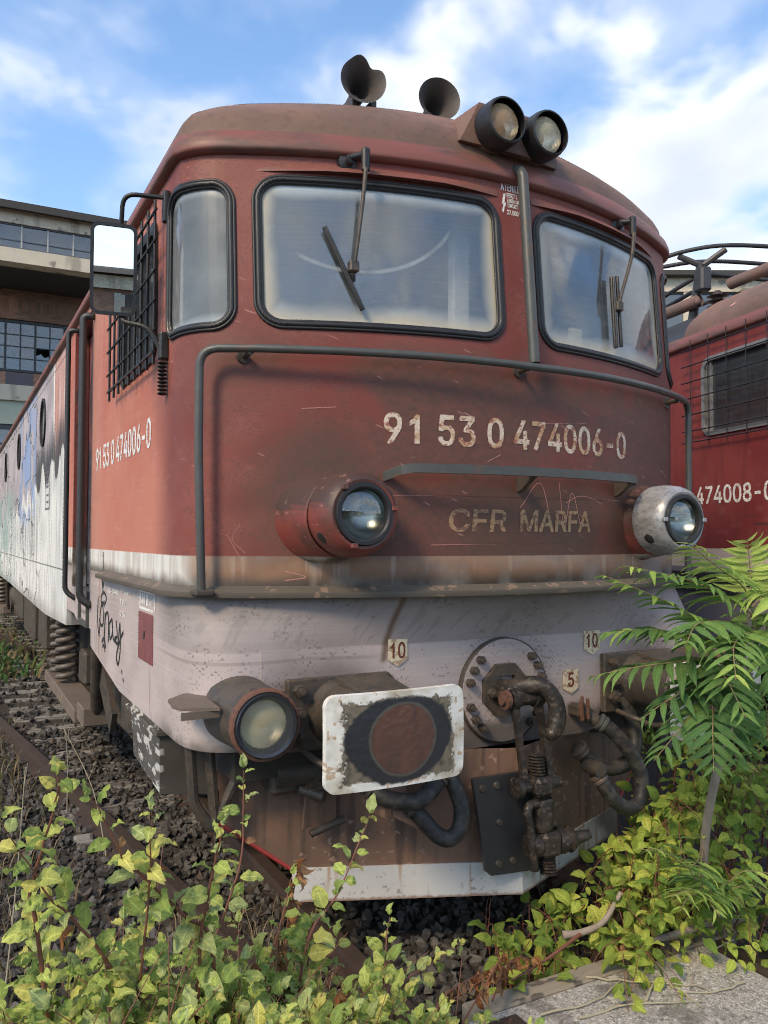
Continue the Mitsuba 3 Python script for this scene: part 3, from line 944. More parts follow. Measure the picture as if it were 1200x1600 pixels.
def hood_surface(zb, yend):
    """the cab roof: rises steeply from the lip, then flattens"""
    o = outline(3.64)
    keep = o[:, 1] <= yend + 1e-6
    o = o[keep]
    ds = np.array([0.0, 0.012, 0.03, 0.06, 0.10, 0.16, 0.24, 0.36, 0.52, 0.72, 0.95, 1.2, 1.4, 1.497])
    hs = np.interp(ds, [0, 0.012, 0.03, 0.06, 0.10, 0.16, 0.24, 0.36, 0.52, 0.72, 0.95, 1.20, 1.50], [0, 0.062, 0.106, 0.150, 0.190, 0.240, 0.302, 0.372, 0.438, 0.497, 0.545, 0.575, 0.590])
    w = np.clip((yend - o[:, 1]) / (yend - 3.55), 0, 1)
    rings = [np.column_stack([o[:, 0] * (1 - d / 1.5), o[:, 1] + d * w, np.full(len(o), zb + h)]) for d, h in zip(ds, hs)]
    n = len(o)
    v = np.vstack(rings)
    f = []
    j = np.arange(n - 1)
    for i in range(len(rings) - 1):
        f.append(np.stack([i * n + j, i * n + j + 1, (i + 1) * n + j + 1], 1))
        f.append(np.stack([i * n + j, (i + 1) * n + j + 1, (i + 1) * n + j], 1))
    m = trimesh.Trimesh(v, np.vstack(f), process=False)
    end = [(x * (1 - d / 1.5), zb + h) for d, h in zip(ds, hs) for x in (-1.5,)] + [(x * (1 - d / 1.5), zb + h) for d, h in list(zip(ds, hs))[::-1] for x in (1.5,)]
    cap = prism(Polygon([(-1.5, zb - 0.03)] + end + [(1.5, zb - 0.03)]), 'y', yend - 0.03, yend - 0.002)
    return m, cap

# ------------------------------------------------------------------ locomotive: shell, windows, roof


def loco_shell(loco, paint, first):
    m = body_solid()
    if first:
        cav = to_manifold(loft([inset_ring(z, 0.06, 6.05) for z in (1.95, 2.75, 3.0, 3.3, 3.56)]))
        m = m - cav
        for w in (WINDOW, WINDOW_R):
            m = m - warped(w, -0.3, 0.3, front_map)
        for w in (CORNER, CORNER_R):
            m = m - warped(w, -0.2, 0.2, wrap, 0.05)
        m = m - to_manifold(b2(-1.8, -1.38, 6.18, 7.08, 1.45, 3.50))
        m = m - to_manifold(b2(-1.8, -1.45, 6.10, 7.14, 0.9, 1.20))
        for y in (9.66, 13.12, 16.26):
            m = m - to_manifold(cyl((-1.6, y, 3.10), (-1.46, y, 3.10), 0.25, 28))
    sw = rrect(*SIDE_WINDOW, 0.09)
    m = m - to_manifold(prism(sw, 'x', -1.8, -1.38))
    return obj('body', m, paint, loco, 28)


def gaskets_and_glass(loco):
    for poly, fn, gm, lab in ((WINDOW, front_map, 'm_glass', None), (WINDOW_R, front_map, 'm_glass', None), (CORNER, wrap, 'm_glass_side', None), (CORNER_R, wrap, 'm_glass_side', None)):
        glass = warped(poly.buffer(0.012), -0.012, -0.009, fn, 0.05)
        v = cat_(glass)
        # a single sheet: the pane's outer face
        inner = poly.buffer(0.012)
        sheet = trimesh.creation.triangulate_polygon(inner.segmentize(0.06), engine='earcut')
        tm = trimesh.Trimesh(np.column_stack([sheet[0], np.zeros(len(sheet[0]))]), sheet[1], process=False)
        for _ in range(3):
            tm = tm.subdivide()
        vv = tm.vertices.copy()
        vv[:, 2] = -0.008
        tm.vertices = fn(vv)
        win = obj('windscreen' if fn is front_map else 'corner_window', tm, gm, loco, True)
        obj('rubber_gasket', [gasket(poly.buffer(0.004), fn, 0.0135, 0.006), gasket(poly.buffer(0.020), fn, 0.008, 0.005), gasket(poly.buffer(-0.010), fn, 0.007, 0.001)], 'm_rubber', win, True)


def windscreen_extras(loco):
    # visor strips over the windscreens, tapering towards the middle of the cab
    for sg in (-1, 1):
        p = []
        for x in np.linspace(1.235, 0.10, 16):
            out = 0.040 * min(1.0, (x - 0.085) / 0.3) * min(1.0, (1.25 - x) / 0.35) + 0.002
            p.append((x * sg, 3.480 + 0.0 * x, out))
        rings = []
        for x, z, o in p:
            q = np.array([[x, z, -0.01], [x, z, o], [x, z + 0.012, o * 0.9], [x, z + 0.05, -0.004], [x, z + 0.05, -0.01]])
            rings.append(front_map(q))
        obj('window_visor', loft(rings), 'm_lip', loco, 25)
    # wipers
    for i, (piv, knee, a, b) in enumerate((((-0.805, 3.55), (-0.838, 3.04), (-0.945, 3.222), (-0.797, 2.852)), ((0.795, 3.545), (0.672, 3.055), (0.655, 3.215), (0.648, 2.835)))):
        fm = lambda x, z, o: front_map(np.array([[x, z, o]]))[0]
        base = obj('wiper', [lathe([(0.0, 0.05), (0.018, 0.05), (0.022, 0.025), (0.046, 0.015), (0.048, -0.02)], fm(piv[0] - 0.025, piv[1] - 0.01, 0.0), (0, -1, 0), 18),
                             cyl(fm(piv[0] - 0.03, piv[1], 0.03), fm(piv[0] + 0.02, piv[1], 0.095), 0.016), bx(fm(piv[0] + 0.015, piv[1] - 0.03, 0.095), (0.036, 0.03, 0.11), 0.008)], 'm_rubber', loco)
        midp = ((piv[0] + knee[0]) / 2 + (0.012 if i == 0 else 0.035), (piv[1] + knee[1]) / 2 + 0.03)
        arm = smooth_path([fm(piv[0] + 0.012, piv[1] - 0.07, 0.10), fm(*midp, 0.095), fm(knee[0] + 0.005, knee[1] + 0.06, 0.07), fm(knee[0], knee[1] - 0.02, 0.045)], 6)
        obj('arm', tube(arm, np.linspace(0.011, 0.007, len(arm)), 8), 'm_iron', base, True)
        obj('hinge', [bx(fm(knee[0], knee[1], 0.045), (0.045, 0.04, 0.05), 0.006)], 'm_iron', base)
        ln = [fm(a[0] + (b[0] - a[0]) * t, a[1] + (b[1] - a[1]) * t, 0.022) for t in np.linspace(0, 1, 9)]
        obj('blade', [tube(ln, 0.011, 6), tube([q - [0, 0.014, 0] for q in ln], 0.007, 6)], 'm_rubber', base, True)
        if i:
            obj('blade', tube([q + [0.040, 0, 0.012] for q in ln], 0.010, 6), 'm_rubber', base, True)
    # inside: rear wall with its door, sun blinds, and a sheet of paper behind the right pane
    obj('cab_rear_wall', [b2(-1.43, 1.43, 5.95, 6.0, 1.95, 3.55), b2(-0.45, 0.45, 5.92, 5.949, 1.96, 3.4)], 'm_interior', loco, False)
    desk = obj('driver_desk', [b2(-1.2, 1.2, 3.75, 4.25, 1.96, 2.62, 0.03), b2(0.1, 0.95, 3.8, 4.1, 2.621, 2.80, 0.04)], 'm_black', loco)
    obj('cab_pillar', [b2(-0.21, -0.11, 3.40, 3.46, 2.60, 3.50, 0.01), b2(-0.33, -0.21, 3.40, 3.43, 2.72, 2.86, 0.01)], 'm_curtain', loco)
    obj('paper_note', prism(rrect(0.335, 2.80, 0.425, 2.905, 0.015), 'y', 3.185, 3.187), 'm_paper', loco, False)
    blind = rrect(0.93, 3.02, 1.16, 3.16, 0.02)
    obj('seat_back', b2(0.35, 0.85, 4.7, 4.82, 2.4, 3.05, 0.05), 'm_black', loco)


def lip_and_roof(loco, first):
    n = len(UP)
    s0, s1 = ARC[0], ARC[-1]
    prof = [(-0.01, 3.552), (0.014, 3.556), (0.034, 3.566), (0.040, 3.580), (0.038, 3.605), (0.026, 3.640), (0.006, 3.668), (-0.01, 3.670)]
    obj('roof_gutter', sweep_round(prof, -float(-ARC[0]), float(ARC[-1])), 'm_lip', loco, 40)
    hood, cap = hood_surface(3.655, 5.3)
    r = obj('cab_roof', hood, 'm_roof', loco, 40)
    obj('roof_bulkhead', cap, 'm_roof', loco, False)
    low = [(-1.5, 3.64), (-1.47, 3.69), (-1.2, 3.74), (-0.6, 3.78), (0.6, 3.78), (1.2, 3.74), (1.47, 3.69), (1.5, 3.64)]
    obj('machine_roof', prism(Polygon(low), 'y', 5.3, REAR), 'm_roof', loco, 25)
    return r


def front_fittings(loco):
    # ledge along the waist
    s0 = -float(-np.interp(0, [0], [0])) if False else None
    k = np.where(UP[:MID, 1] >= 5.5)[0][-1]
    sl = float(ARC[k] + (UP[k, 1] - 5.5))
    prof = [(-0.02, 1.592), (0.062, 1.588), (0.066, 1.600), (0.066, 1.612), (0.05, 1.616), (0.012, 1.634), (-0.02, 1.64)]
    obj('waist_ledge', sweep_round(prof, sl, -sl), 'm_ledge', loco, 35)
    # big bent handrail
    P = lambda x, z, o=0.10: (x, float(S(min(abs(x), 1.40), z)) - o, z)
    bend = round_path([np.array((-1.445, 3.44, 1.61)), np.array((-1.463, 3.442, 2.20)), np.array((-1.463, 3.442, 2.652)), np.array(P(-1.10, 2.650))], 0.085, 8)
    left = [q for q in bend[:-1]] + [np.array(P(-1.24, 2.651))]
    path = left + [np.array(P(x, 2.650 - 0.012 * (1 - abs(x) / 1.3))) for x in np.linspace(-1.12, 1.12, 15)] + [q * [-1, 1, 1] for q in left[::-1]]
    rail = obj('front_handrail', tube(np.array(path), 0.0185, 10), 'm_tube', loco, True)
    for x in (-1.27, -0.03, 1.27):
        q = np.array(P(x, 2.635))
        obj('bracket', [cyl(q, q + [0, 0.125, 0.0], 0.013, 10), lathe([(0, -0.012), (0.032, -0.012), (0.032, 0.012)], q + [0, 0.10, 0], (0, 1, 0), 16)], 'm_iron', rail)
    for sg in (-1, 1):
        obj('foot_plate', b2(sg * 1.40, sg * 1.48, 3.40, 3.50, 1.60, 1.625, 0.006), 'm_iron', rail)
    # upright pipe between the windscreens
    pp = round_path([(0.0, 3.185, 3.63), (0.0, 3.118, 3.60), (0.0, 3.030, 2.66)], 0.06)
    up = obj('upright_pipe', tube(pp, 0.026, 12), 'm_tube', loco, True)
    # step bar under the number
    sb = [np.array([x, float(S(x)) - 0.12 - 0.035 * (1 - (x / 0.66) ** 2) * 0.5, 2.150]) for x in np.linspace(-0.63, 0.66, 15)]
    sb = [np.array([-0.70, float(S(0.70)) + 0.0, 2.118]), np.array([-0.675, 3.10, 2.142])] + sb + [np.array([0.70, 3.10, 2.145]), np.array([0.715, float(S(0.715)), 2.125])]
    rings = []
    for q in sb:
        rings.append(np.array([q + [0, -0.012, -0.022], q + [0, 0.014, -0.022], q + [0, 0.014, 0.018], q + [0, -0.012, 0.018]]))
    bar = obj('step_bar', loft(rings), 'm_tube', loco, 25)
    for x in (-0.03, 0.655):
        y1 = float(S(x))
        obj('bracket', prism(Polygon([(y1 - 0.13, 2.130), (y1 + 0.01, 2.130), (y1 + 0.01, 2.06), (y1 - 0.03, 2.07)]), 'x', x - 0.012, x + 0.012), 'm_iron', bar, False)


def lamps(loco):
    for sg, hm, base_m, lab in ((-1, 'm_red_dirty', 'm_red_dirty', 'red headlight stained brown on top'), (1, 'm_pale_lamp', 'm_red_dirty', 'headlight with its paint rubbed to pale grey')):
        c = np.array([sg * 0.907, 0, 1.943])
        o = c + [0, 2.985, 0]
        d = (0, 1, 0)
        h = obj('headlight', lathe([(0.128, -0.005), (0.142, -0.008), (0.160, 0.006), (0.174, 0.04), (0.182, 0.11), (0.180, 0.17), (0.176, 0.172), (0.160, 0.172)], o, d, 48), hm, loco, 35, lab)
        tilt = c + [sg * 0.016, 3.15, -0.008]
        obj('socket', lathe([(0.170, -0.01), (0.178, 0.0), (0.197, 0.10), (0.222, 0.22), (0.240, 0.34)], tilt, (0.0, 1, 0), 48), base_m, h, 35)
        obj('rim', lathe([(0.104, 0.02), (0.104, -0.012), (0.112, -0.018), (0.126, -0.018), (0.131, -0.008), (0.131, 0.02)], o, d, 40), 'm_rubber', h, 35)
        obj('lens', lathe([(0.0, -0.004), (0.04, -0.002), (0.08, 0.004), (0.105, 0.012)], o, d, 32), 'm_lens', h, True)
        obj('reflector', lathe([(0.105, 0.014), (0.09, 0.045), (0.06, 0.075), (0.02, 0.088), (0.0, 0.088)], o, d, 28), 'm_reflector_dull', h, True)
        obj('bulb', lathe([(0.0, 0.035), (0.010, 0.038), (0.013, 0.05), (0.008, 0.07), (0.008, 0.09)], o, d, 12), 'm_lens_pale', h, True)
        for a in (10, 130, 250) if sg < 0 else (0, 180, 262):
            u = np.array([math.cos(math.radians(a)), 0, math.sin(math.radians(a))])
            obj('clip', bx(o + u * 0.138 + [0, -0.012, 0], (0.030, 0.02, 0.022), 0.004), hm, h)
        obj('vent', lathe([(0.0, -0.004), (0.026, 0.0), (0.03, 0.006)], c + np.array([-0.150, 3.07, -0.10]), (0.83, 0.06, 0.55), 12), 'm_rubber', h, True)
    # marker lamps on the buffer beam
    for sg in (-1, 1):
        o = np.array([sg * 1.300, 3.05, 1.122])
        d = (0, 1, 0)
        h = obj('marker_lamp', lathe([(0.124, -0.02), (0.134, -0.012), (0.137, 0.05), (0.140, 0.20), (0.150, 0.34)], o, d, 44), 'm_iron', loco, 35)
        obj('rusty_rim', lathe([(0.124, -0.018), (0.130, -0.026), (0.138, -0.022), (0.141, 0.002), (0.138, 0.018)], o, d, 44), 'm_rust', h, 35)
        obj('rim', lathe([(0.093, 0.02), (0.099, -0.010), (0.108, -0.030), (0.121, -0.034), (0.129, -0.014)], o, d, 40), 'm_gloss', h, 35)
        obj('lens', lathe([(0.0, -0.010), (0.05, -0.005), (0.096, 0.012)], o, d, 32), 'm_lens_dirty', h, True)
        obj('reflector', lathe([(0.092, 0.016), (0.075, 0.05), (0.04, 0.08), (0.0, 0.088)], o, d, 28), 'm_chrome', h, True)
        obj('bulb', lathe([(0.0, 0.02), (0.018, 0.024), (0.020, 0.045), (0.012, 0.07)], o, d, 14), 'm_black', h, True)
        x0 = sg * 1.43
        pl = Polygon([(x0 + 0.02 * sg, 3.14), (sg * 1.585, 3.20), (sg * 1.605, 3.26), (sg * 1.59, 3.40), (sg * 1.50, 3.50), (x0, 3.46)])
        obj('shelf_plate', [prism(pl if sg > 0 else Polygon(list(pl.exterior.coords)[::-1]), 'z', 1.172, 1.184), bx((x0 + 0.09 * sg, 3.163, 1.158), (0.15, 0.008, 0.03))], 'm_sill', h, False)
    # twin roof lamps
    for k, (x, m, lab) in enumerate(((-0.128, 'm_lens_amber', 'roof lamp with an amber tinted lens'), (0.130, 'm_lens_pale', 'roof lamp with a pale lens'))):
        o = np.array([x, 3.09, 3.797])
        d = np.array((0.0, 1, 0.02))
        h = obj('roof_lamp', lathe([(0.098, -0.030), (0.107, -0.026), (0.113, 0.0), (0.114, 0.06), (0.110, 0.085)], o, d, 40), 'm_rubber', loco, 40, lab)
        obj('casing', lathe([(0.107, 0.05), (0.110, 0.16), (0.105, 0.30), (0.09, 0.42)], o, d, 36), 'm_roof', h, 40)
        obj('lens', lathe([(0.0, -0.016), (0.045, -0.012), (0.088, 0.006)], o, d, 32), m, h, True)
        obj('reflector', lathe([(0.088, 0.008), (0.07, 0.05), (0.035, 0.07), (0.0, 0.075)], o, d, 28), 'm_chrome', h, True)
    cas = trimesh.convex.convex_hull(np.array([[-0.30, 3.20, 3.72], [-0.30, 3.75, 3.80], [-0.22, 3.16, 3.90], [-0.22, 3.6, 3.93], [0.22, 3.16, 3.90], [0.22, 3.6, 3.93], [0.28, 3.20, 3.70], [0.28, 3.75, 3.80], [0.0, 3.14, 3.69]]))
    obj('lamp_housing', cas, 'm_roof', loco, 30)


def horns(loco):
    for k, (x, y, z, dx) in enumerate(((-0.600, 3.62, 4.135, -0.22), (-0.105, 3.70, 4.205, -0.22))):
        d = np.array([dx, -1.0, 0.03])
        d = d / np.linalg.norm(d)
        o = np.array([x, y, z])
        prof = [(0.0, -0.30), (0.040, -0.30), (0.040, -0.22), (0.036, -0.20), (0.042, -0.15), (0.060, -0.085), (0.086, -0.03), (0.118, 0.0), (0.113, -0.002), (0.080, -0.036), (0.052, -0.09), (0.032, -0.15), (0.0, -0.20)]
        m = lathe(prof, o, d, 44)
        if k == 0:                                      # the bell of this horn is bent and torn at its upper right
            v = m.vertices.copy()
            q = v - o
            a, b, _ = frame(d)
            ang = np.arctan2(q[:, 2], q[:, 0])
            rr = np.linalg.norm(q - np.outer(q @ d, d), axis=1)
            hit = np.exp(-((ang - 1.05) / 0.33) ** 2) * np.clip((rr - 0.07) / 0.05, 0, 1)
            v += (-q + np.outer(q @ d, d)) * (hit * 0.20)[:, None] - d * (hit * 0.03)[:, None]
            up = np.exp(-((ang - 1.75) / 0.3) ** 2) * np.clip((rr - 0.07) / 0.05, 0, 1)
            v += np.array([0, 0, 1.0]) * (up * 0.014)[:, None]
            m.vertices = v
        h = obj('horn', m, 'm_horn', loco, 40, 'signal horn with a torn dented bell' if k == 0 else None)
        for s in (-0.05, 0.06):
            obj('stand', b2(x + 0.05 + s - 0.014, x + 0.05 + s + 0.014, y + 0.10, y + 0.22, 3.90, z - 0.03), 'm_horn', h, False)


def number_boards(loco):
    fm = lambda x0, z0: (lambda v: np.stack([x0 + v[:, 0], S(x0 + v[:, 0], z0 + v[:, 1]) - 0.0015 - v[:, 2], z0 + v[:, 1]], 1))
    lettering('number_lettering', '91 53 0 474006-0', 0.132, 1.452, fm(-0.697, 2.268), 'm_letter', loco, 'worn cream lettering %s on the front')
    w1 = mapped_text('CFR', 0.098, 0.300, lambda v: np.stack([-0.402 + v[:, 0] + v[:, 1] * 0.10, S(-0.402 + v[:, 0]) - 0.0015 - v[:, 2], 1.878 + v[:, 1]], 1))
    w2 = mapped_text('MARFA', 0.098, 0.468, lambda v: np.stack([-0.025 + v[:, 0] + v[:, 1] * 0.06, S(-0.025 + v[:, 0]) - 0.0015 - v[:, 2], 1.880 + v[:, 1]], 1))
    obj('name_lettering', w1, 'm_letter_tan', loco, False, 'faded tan lettering CFR')
    obj('name_lettering', w2, 'm_letter_tan', loco, False, 'faded tan lettering MARFA')
    lines = []
    for s, h, x, z in (('ATENTIE', 0.037, -0.080, 3.520), ('FERITI', 0.022, -0.046, 3.488), ('LINIA DE', 0.019, -0.046, 3.463), ('CONTACT', 0.019, -0.046, 3.438), ('27.000 V', 0.023, -0.050, 3.402)):
        lines.append(mapped_text(s, h, len(s) * h * 0.47, fm(x, z)))
    for x, z, f in ((-0.072, 3.405, 1), (0.066, 3.405, -1)):
        zig = Polygon([(0, 0), (0.020, 0.055), (0.010, 0.052), (0.018, 0.10), (0.008, 0.098), (-0.006, 0.044), (0.004, 0.048), (-0.004, 0.012), (-0.010, 0.016)])
        q = affinity.translate(affinity.scale(zig, f, 1, origin=(0, 0)), x, z)
        m = trimesh.creation.extrude_polygon(q, 0.0012, engine='earcut')
        v = m.vertices
        m.vertices = np.stack([v[:, 0], S(v[:, 0], v[:, 1]) - 0.0015 - v[:, 2], v[:, 1]], 1)
        lines.append(m)
    obj('warning_lettering', lines, 'm_letter_white', loco, False, 'small white high voltage warning')
    for x0, z0, s, w in ((-0.577, 1.262, '10', 0.098), (0.432, 1.052, '5', 0.098), (0.577, 1.243, '10', 0.108)):
        hh = 0.124
        sh = Polygon([(-w / 2, hh), (w / 2, hh), (w / 2, 0.03), (0, 0), (-w / 2, 0.03)])
        yb = 3.292 + 0.02 * x0 * x0
        k = obj('number_shield', prism(affinity.translate(sh, x0, z0), 'y', yb - 0.006, yb - 0.0015), 'm_shield', loco, False)
        tw = 0.038 * len(s)
        t = mapped_text(s, 0.070, tw, lambda v: np.stack([x0 - tw / 2 + v[:, 0], yb - 0.0065 - v[:, 2], z0 + 0.038 + v[:, 1]], 1))
        obj('numeral', t, 'm_shield_no', k, False)

    # thin scratches through the front's paint, and the edges of old overpainted panels
    sc = []
    for pts, w in (([(-0.02, 1.99), (0.10, 2.11), (0.17, 1.90)], 0.0035), ([(0.22, 2.12), (0.245, 1.93), (0.25, 1.885)], 0.003), ([(0.26, 1.90), (0.31, 2.07), (0.37, 1.905)], 0.003), ([(0.27, 2.02), (0.36, 2.055), (0.46, 2.045), (0.53, 2.02)], 0.003),
                   ([(-0.66, 2.035), (-0.2, 2.037), (0.25, 2.038), (0.70, 2.045)], 0.0022), ([(-0.48, 1.815), (0.1, 1.822), (0.75, 1.828)], 0.0028), ([(-0.66, 2.03), (-0.655, 1.84)], 0.002), ([(0.10, 2.395), (0.42, 2.42)], 0.0025),
                   ([(-1.33, 1.86), (-1.30, 1.80), (-1.27, 1.74)], 0.002), ([(-1.28, 1.90), (-1.31, 1.84), (-1.26, 1.78)], 0.002), ([(-1.04, 2.41), (-0.90, 2.42)], 0.003), ([(-0.20, 2.20), (-0.13, 2.235)], 0.003), ([(0.40, 2.155), (0.52, 2.17)], 0.003),
                   ([(-1.12, 2.78), (-0.98, 2.775)], 0.005), ([(-1.10, 1.70), (-1.02, 1.675), (-1.10, 1.66)], 0.004)):
        g = LineString(smooth_path(pts, 5)).buffer(w / 2)
        m = trimesh.creation.extrude_polygon(g, 0.0006, engine='earcut')
        v = m.vertices
        m.vertices = front_map(np.stack([v[:, 0], v[:, 1], v[:, 2] + 0.0009], 1))
        sc.append(m)
    k = obj('paint_scratch', sc, 'm_scratch', loco, False)
    labels[k] = {'kind': 'stuff'}


def side_marks(loco):
    sm = lambda y0, z0: (lambda v: np.stack([-1.5018 - v[:, 2], y0 - v[:, 0], z0 + v[:, 1]], 1))
    lettering('side_number', '91 53 0 474006-0', 0.145, 1.74, sm(5.94, 2.305), 'm_letter_white', loco, 'white lettering %s on the cab side')
    fr = Polygon([(4.44, 1.475), (4.06, 1.475), (4.06, 1.575), (4.44, 1.575)])
    frm = prism(fr.difference(fr.buffer(-0.012)), 'x', -1.503, -1.5012)
    bars = [b2(-1.503, -1.5012, y - w / 2, y + w / 2, 1.50, 1.555) for y, w in ((4.40, 0.03), (4.355, 0.025), (4.31, 0.03), (4.25, 0.022), (4.22, 0.018))]
    bars += [mapped_text(s, 0.020, 0.11, sm(4.18, z)) for s, z in (('11.06', 1.53), ('R 1.2', 1.50))]
    bars += [mapped_text(s, 0.030, w, sm(y, z)) for s, y, z, w in (('HS-GPM', 5.42, 1.50, 0.36), ('87 S 4.1', 4.98, 1.52, 0.30), ('P 90', 4.98, 1.455, 0.16), ('G 84', 4.98, 1.39, 0.16))]
    obj('side_lettering', [frm] + bars, 'm_letter_white', loco, False)
    hatch = obj('side_hatch', b2(-1.507, -1.48, 4.10, 4.43, 1.215, 1.462, 0.004), 'm_hatch', loco)
    obj('catch', [bx((-1.509, 4.27, 1.36), (0.01, 0.02, 0.02)), bx((-1.509, 4.27, 1.345), (0.01, 0.008, 0.03))], 'm_iron', hatch, False)
    # a black spray tag, the loops of the photograph
    def stroke(pts, w=0.014):
        q = smooth_path([(y, z) for y, z in pts], 6)
        g = LineString(q).buffer(w / 2)
        return trimesh.creation.extrude_polygon(g, 0.0008, engine='earcut')
    st = [[(5.60, 1.74), (5.60, 1.50)], [(5.66, 1.60), (5.60, 1.52), (5.52, 1.60)], [(5.54, 1.43), (5.62, 1.40), (5.66, 1.45), (5.56, 1.49), (5.46, 1.46), (5.52, 1.41)],
          [(5.78, 1.44), (5.80, 1.30), (5.72, 1.20), (5.68, 1.36), (5.60, 1.42), (5.56, 1.30), (5.64, 1.27), (5.72, 1.30)],
          [(5.50, 1.36), (5.52, 1.18), (5.48, 1.34), (5.38, 1.36), (5.36, 1.20)], [(5.26, 1.34), (5.34, 1.30), (5.30, 1.22), (5.22, 1.27), (5.24, 1.34), (5.20, 1.24), (5.14, 1.22)],
          [(5.10, 1.34), (5.06, 1.26), (5.14, 1.24), (5.04, 1.22), (4.98, 1.34), (4.96, 1.20), (5.02, 1.10), (5.08, 1.14), (4.98, 1.24), (4.88, 1.30)], [(5.60, 1.17), (5.52, 1.20), (5.46, 1.15)], [(5.57, 1.14), (5.52, 1.155), (5.49, 1.125)],
          [(4.905, 1.075), (4.90, 1.07)], [(4.86, 1.035), (4.855, 1.03)]]
    ms = []
    for s in st:
        m = stroke(s, 0.021)
        v = m.vertices
        m.vertices = np.stack([-1.5015 - v[:, 2], v[:, 0], v[:, 1]], 1)
        m.invert()
        ms.append(m)
    obj('graffiti_tag', ms, 'm_spray', loco, False)


def side_fittings(loco):
    # cab side window with its grille
    y0, z0, y1, z1 = SIDE_WINDOW
    w = obj('side_window', b2(-1.478, -1.474, y0 - 0.01, y1 + 0.01, z0 - 0.01, z1 + 0.01), 'm_pane', loco, False)
    fr = rrect(y0 - 0.035, z0 - 0.035, y1 + 0.035, z1 + 0.035, 0.10)
    obj('frame', prism(fr.difference(rrect(y0 + 0.02, z0 + 0.02, y1 - 0.02, z1 - 0.02, 0.07)), 'x', -1.512, -1.47), 'm_rubber', w, False)
    obj('centre_bar', b2(-1.49, -1.472, 4.55, 4.60, z0 + 0.01, z1 - 0.01), 'm_black', w, False)
    g = obj('window_grille', [b2(-1.56, -1.545, 3.93, 5.2, z, z + 0.012) for z in (2.72,)], 'm_rubber', loco, False)
    for z in np.linspace(2.83, 3.40, 5):
        obj('bar', tube([(-1.553, 3.90, z), (-1.553, 5.22, z)], 0.0075, 6), 'm_rubber', g, True)
    for y in np.linspace(3.95, 5.17, 9):
        obj('bar', tube([(-1.548, y, 2.67), (-1.548, y, 3.46)], 0.0075, 6), 'm_rubber', g, True)
    # mirror on its bent bracket
    c = np.array([-1.735, 3.95, 3.094])
    mir = obj('wing_mirror', None_mesh_mirror(c), 'm_rubber', loco, 30)
    obj('glass', mirror_glass(c), 'm_mirror', mir, False)
    arm = round_path([(-1.50, 3.88, 3.46), (-1.58, 3.90, 3.47), (-1.80, 3.97, 3.47), (-1.745, 3.97, 3.28)], 0.05)
    arm = round_path([(-1.50, 3.86, 3.445), (-1.70, 3.93, 3.455), (-1.70, 3.985, 3.27)], 0.06)
    obj('upper_arm', [tube(arm, 0.0115, 8), bx((-1.515, 3.86, 3.40), (0.035, 0.04, 0.15), 0.006)], 'm_rubber', mir, True)
    low = round_path([(-1.69, 3.985, 2.91), (-1.69, 3.97, 2.86), (-1.58, 3.90, 2.83), (-1.53, 3.87, 2.72)], 0.05)
    spring = []
    for k in range(9):
        spring.append(lathe([(0.016, -0.006), (0.024, 0.0), (0.016, 0.006)], (-1.525, 3.86, 2.66 - 0.018 * k), (0, 0, 1), 12))
    obj('lower_arm', [tube(low, 0.0115, 8), bx((-1.52, 3.865, 2.74), (0.045, 0.05, 0.13), 0.008)] + spring, 'm_rubber', mir, 30)
    # door in its recess, with long handrails
    d = obj('cab_door', [b2(-1.395, -1.372, 6.20, 7.06, 1.47, 3.48)], 'm_loco', loco, False)
    ov = affinity.scale(Point(6.75, 2.95).buffer(1.0, quad_segs=10), 0.22, 0.42)
    obj('window', prism(ov, 'x', -1.402, -1.396), 'm_black', d, False)
    obj('hinge_post', [b2(-1.50, -1.40, 6.17, 6.20, 1.45, 3.5), b2(-1.505, -1.40, 7.06, 7.10, 1.45, 3.52)], 'm_red_dirty', d, False)
    for yy, top in ((6.10, 3.42), (6.92, 3.50)):
        hr = round_path([(-1.50, yy, top), (-1.575, yy + 0.03, top), (-1.575, yy + 0.03, 1.42), (-1.50, yy, 1.36)], 0.07)
        obj('door_handrail', tube(hr, 0.026 if yy < 6.5 else 0.020, 10), 'm_black', loco, True)
    st = obj('door_step', [b2(-1.50, -1.40, 6.20, 6.60, 1.28, 1.31), b2(-1.52, -1.48, 6.18, 6.22, 1.20, 1.46), b2(-1.52, -1.48, 6.58, 6.62, 1.20, 1.46), b2(-1.52, -1.48, 6.22, 6.58, 1.42, 1.46), b2(-1.52, -1.48, 6.22, 6.58, 1.20, 1.24)], 'm_tube', loco, False)
    # portholes
    for y in (9.66, 13.12, 16.26):
        p = obj('porthole', lathe([(0.0, 0.0), (0.245, 0.0)], (-1.488, y, 3.10), (-1, 0, 0), 32), 'm_alu', loco, False)
        obj('rim', lathe([(0.235, 0.0), (0.235, 0.02), (0.262, 0.022), (0.266, 0.0)], (-1.497, y, 3.10), (-1, 0, 0), 36), 'm_rubber', p, 30)
    obj('notice_frame', [prism(rrect(8.93, 2.13, 9.33, 2.53, 0.01).difference(rrect(8.95, 2.15, 9.31, 2.51, 0.01)), 'x', -1.503, -1.501)] +
        [b2(-1.503, -1.501, 9.03, 9.23, z, z + 0.022) for z in (2.20, 2.27, 2.36, 2.41, 2.46)], 'm_panel_grey', loco, False)


def None_mesh_mirror(c):
    sh = rrect(-0.098, -0.205, 0.098, 0.205, 0.035)
    m = prism(sh, 'y', 0.0, 0.045)
    ring = prism(sh.buffer(0.006).difference(sh.buffer(-0.010)), 'y', -0.012, 0.0)
    return place_mirror(cat_([m, ring]), c)


def mirror_glass(c):
    sh = rrect(-0.092, -0.198, 0.092, 0.198, 0.03)
    return place_mirror(prism(sh, 'y', -0.006, -0.001), c)


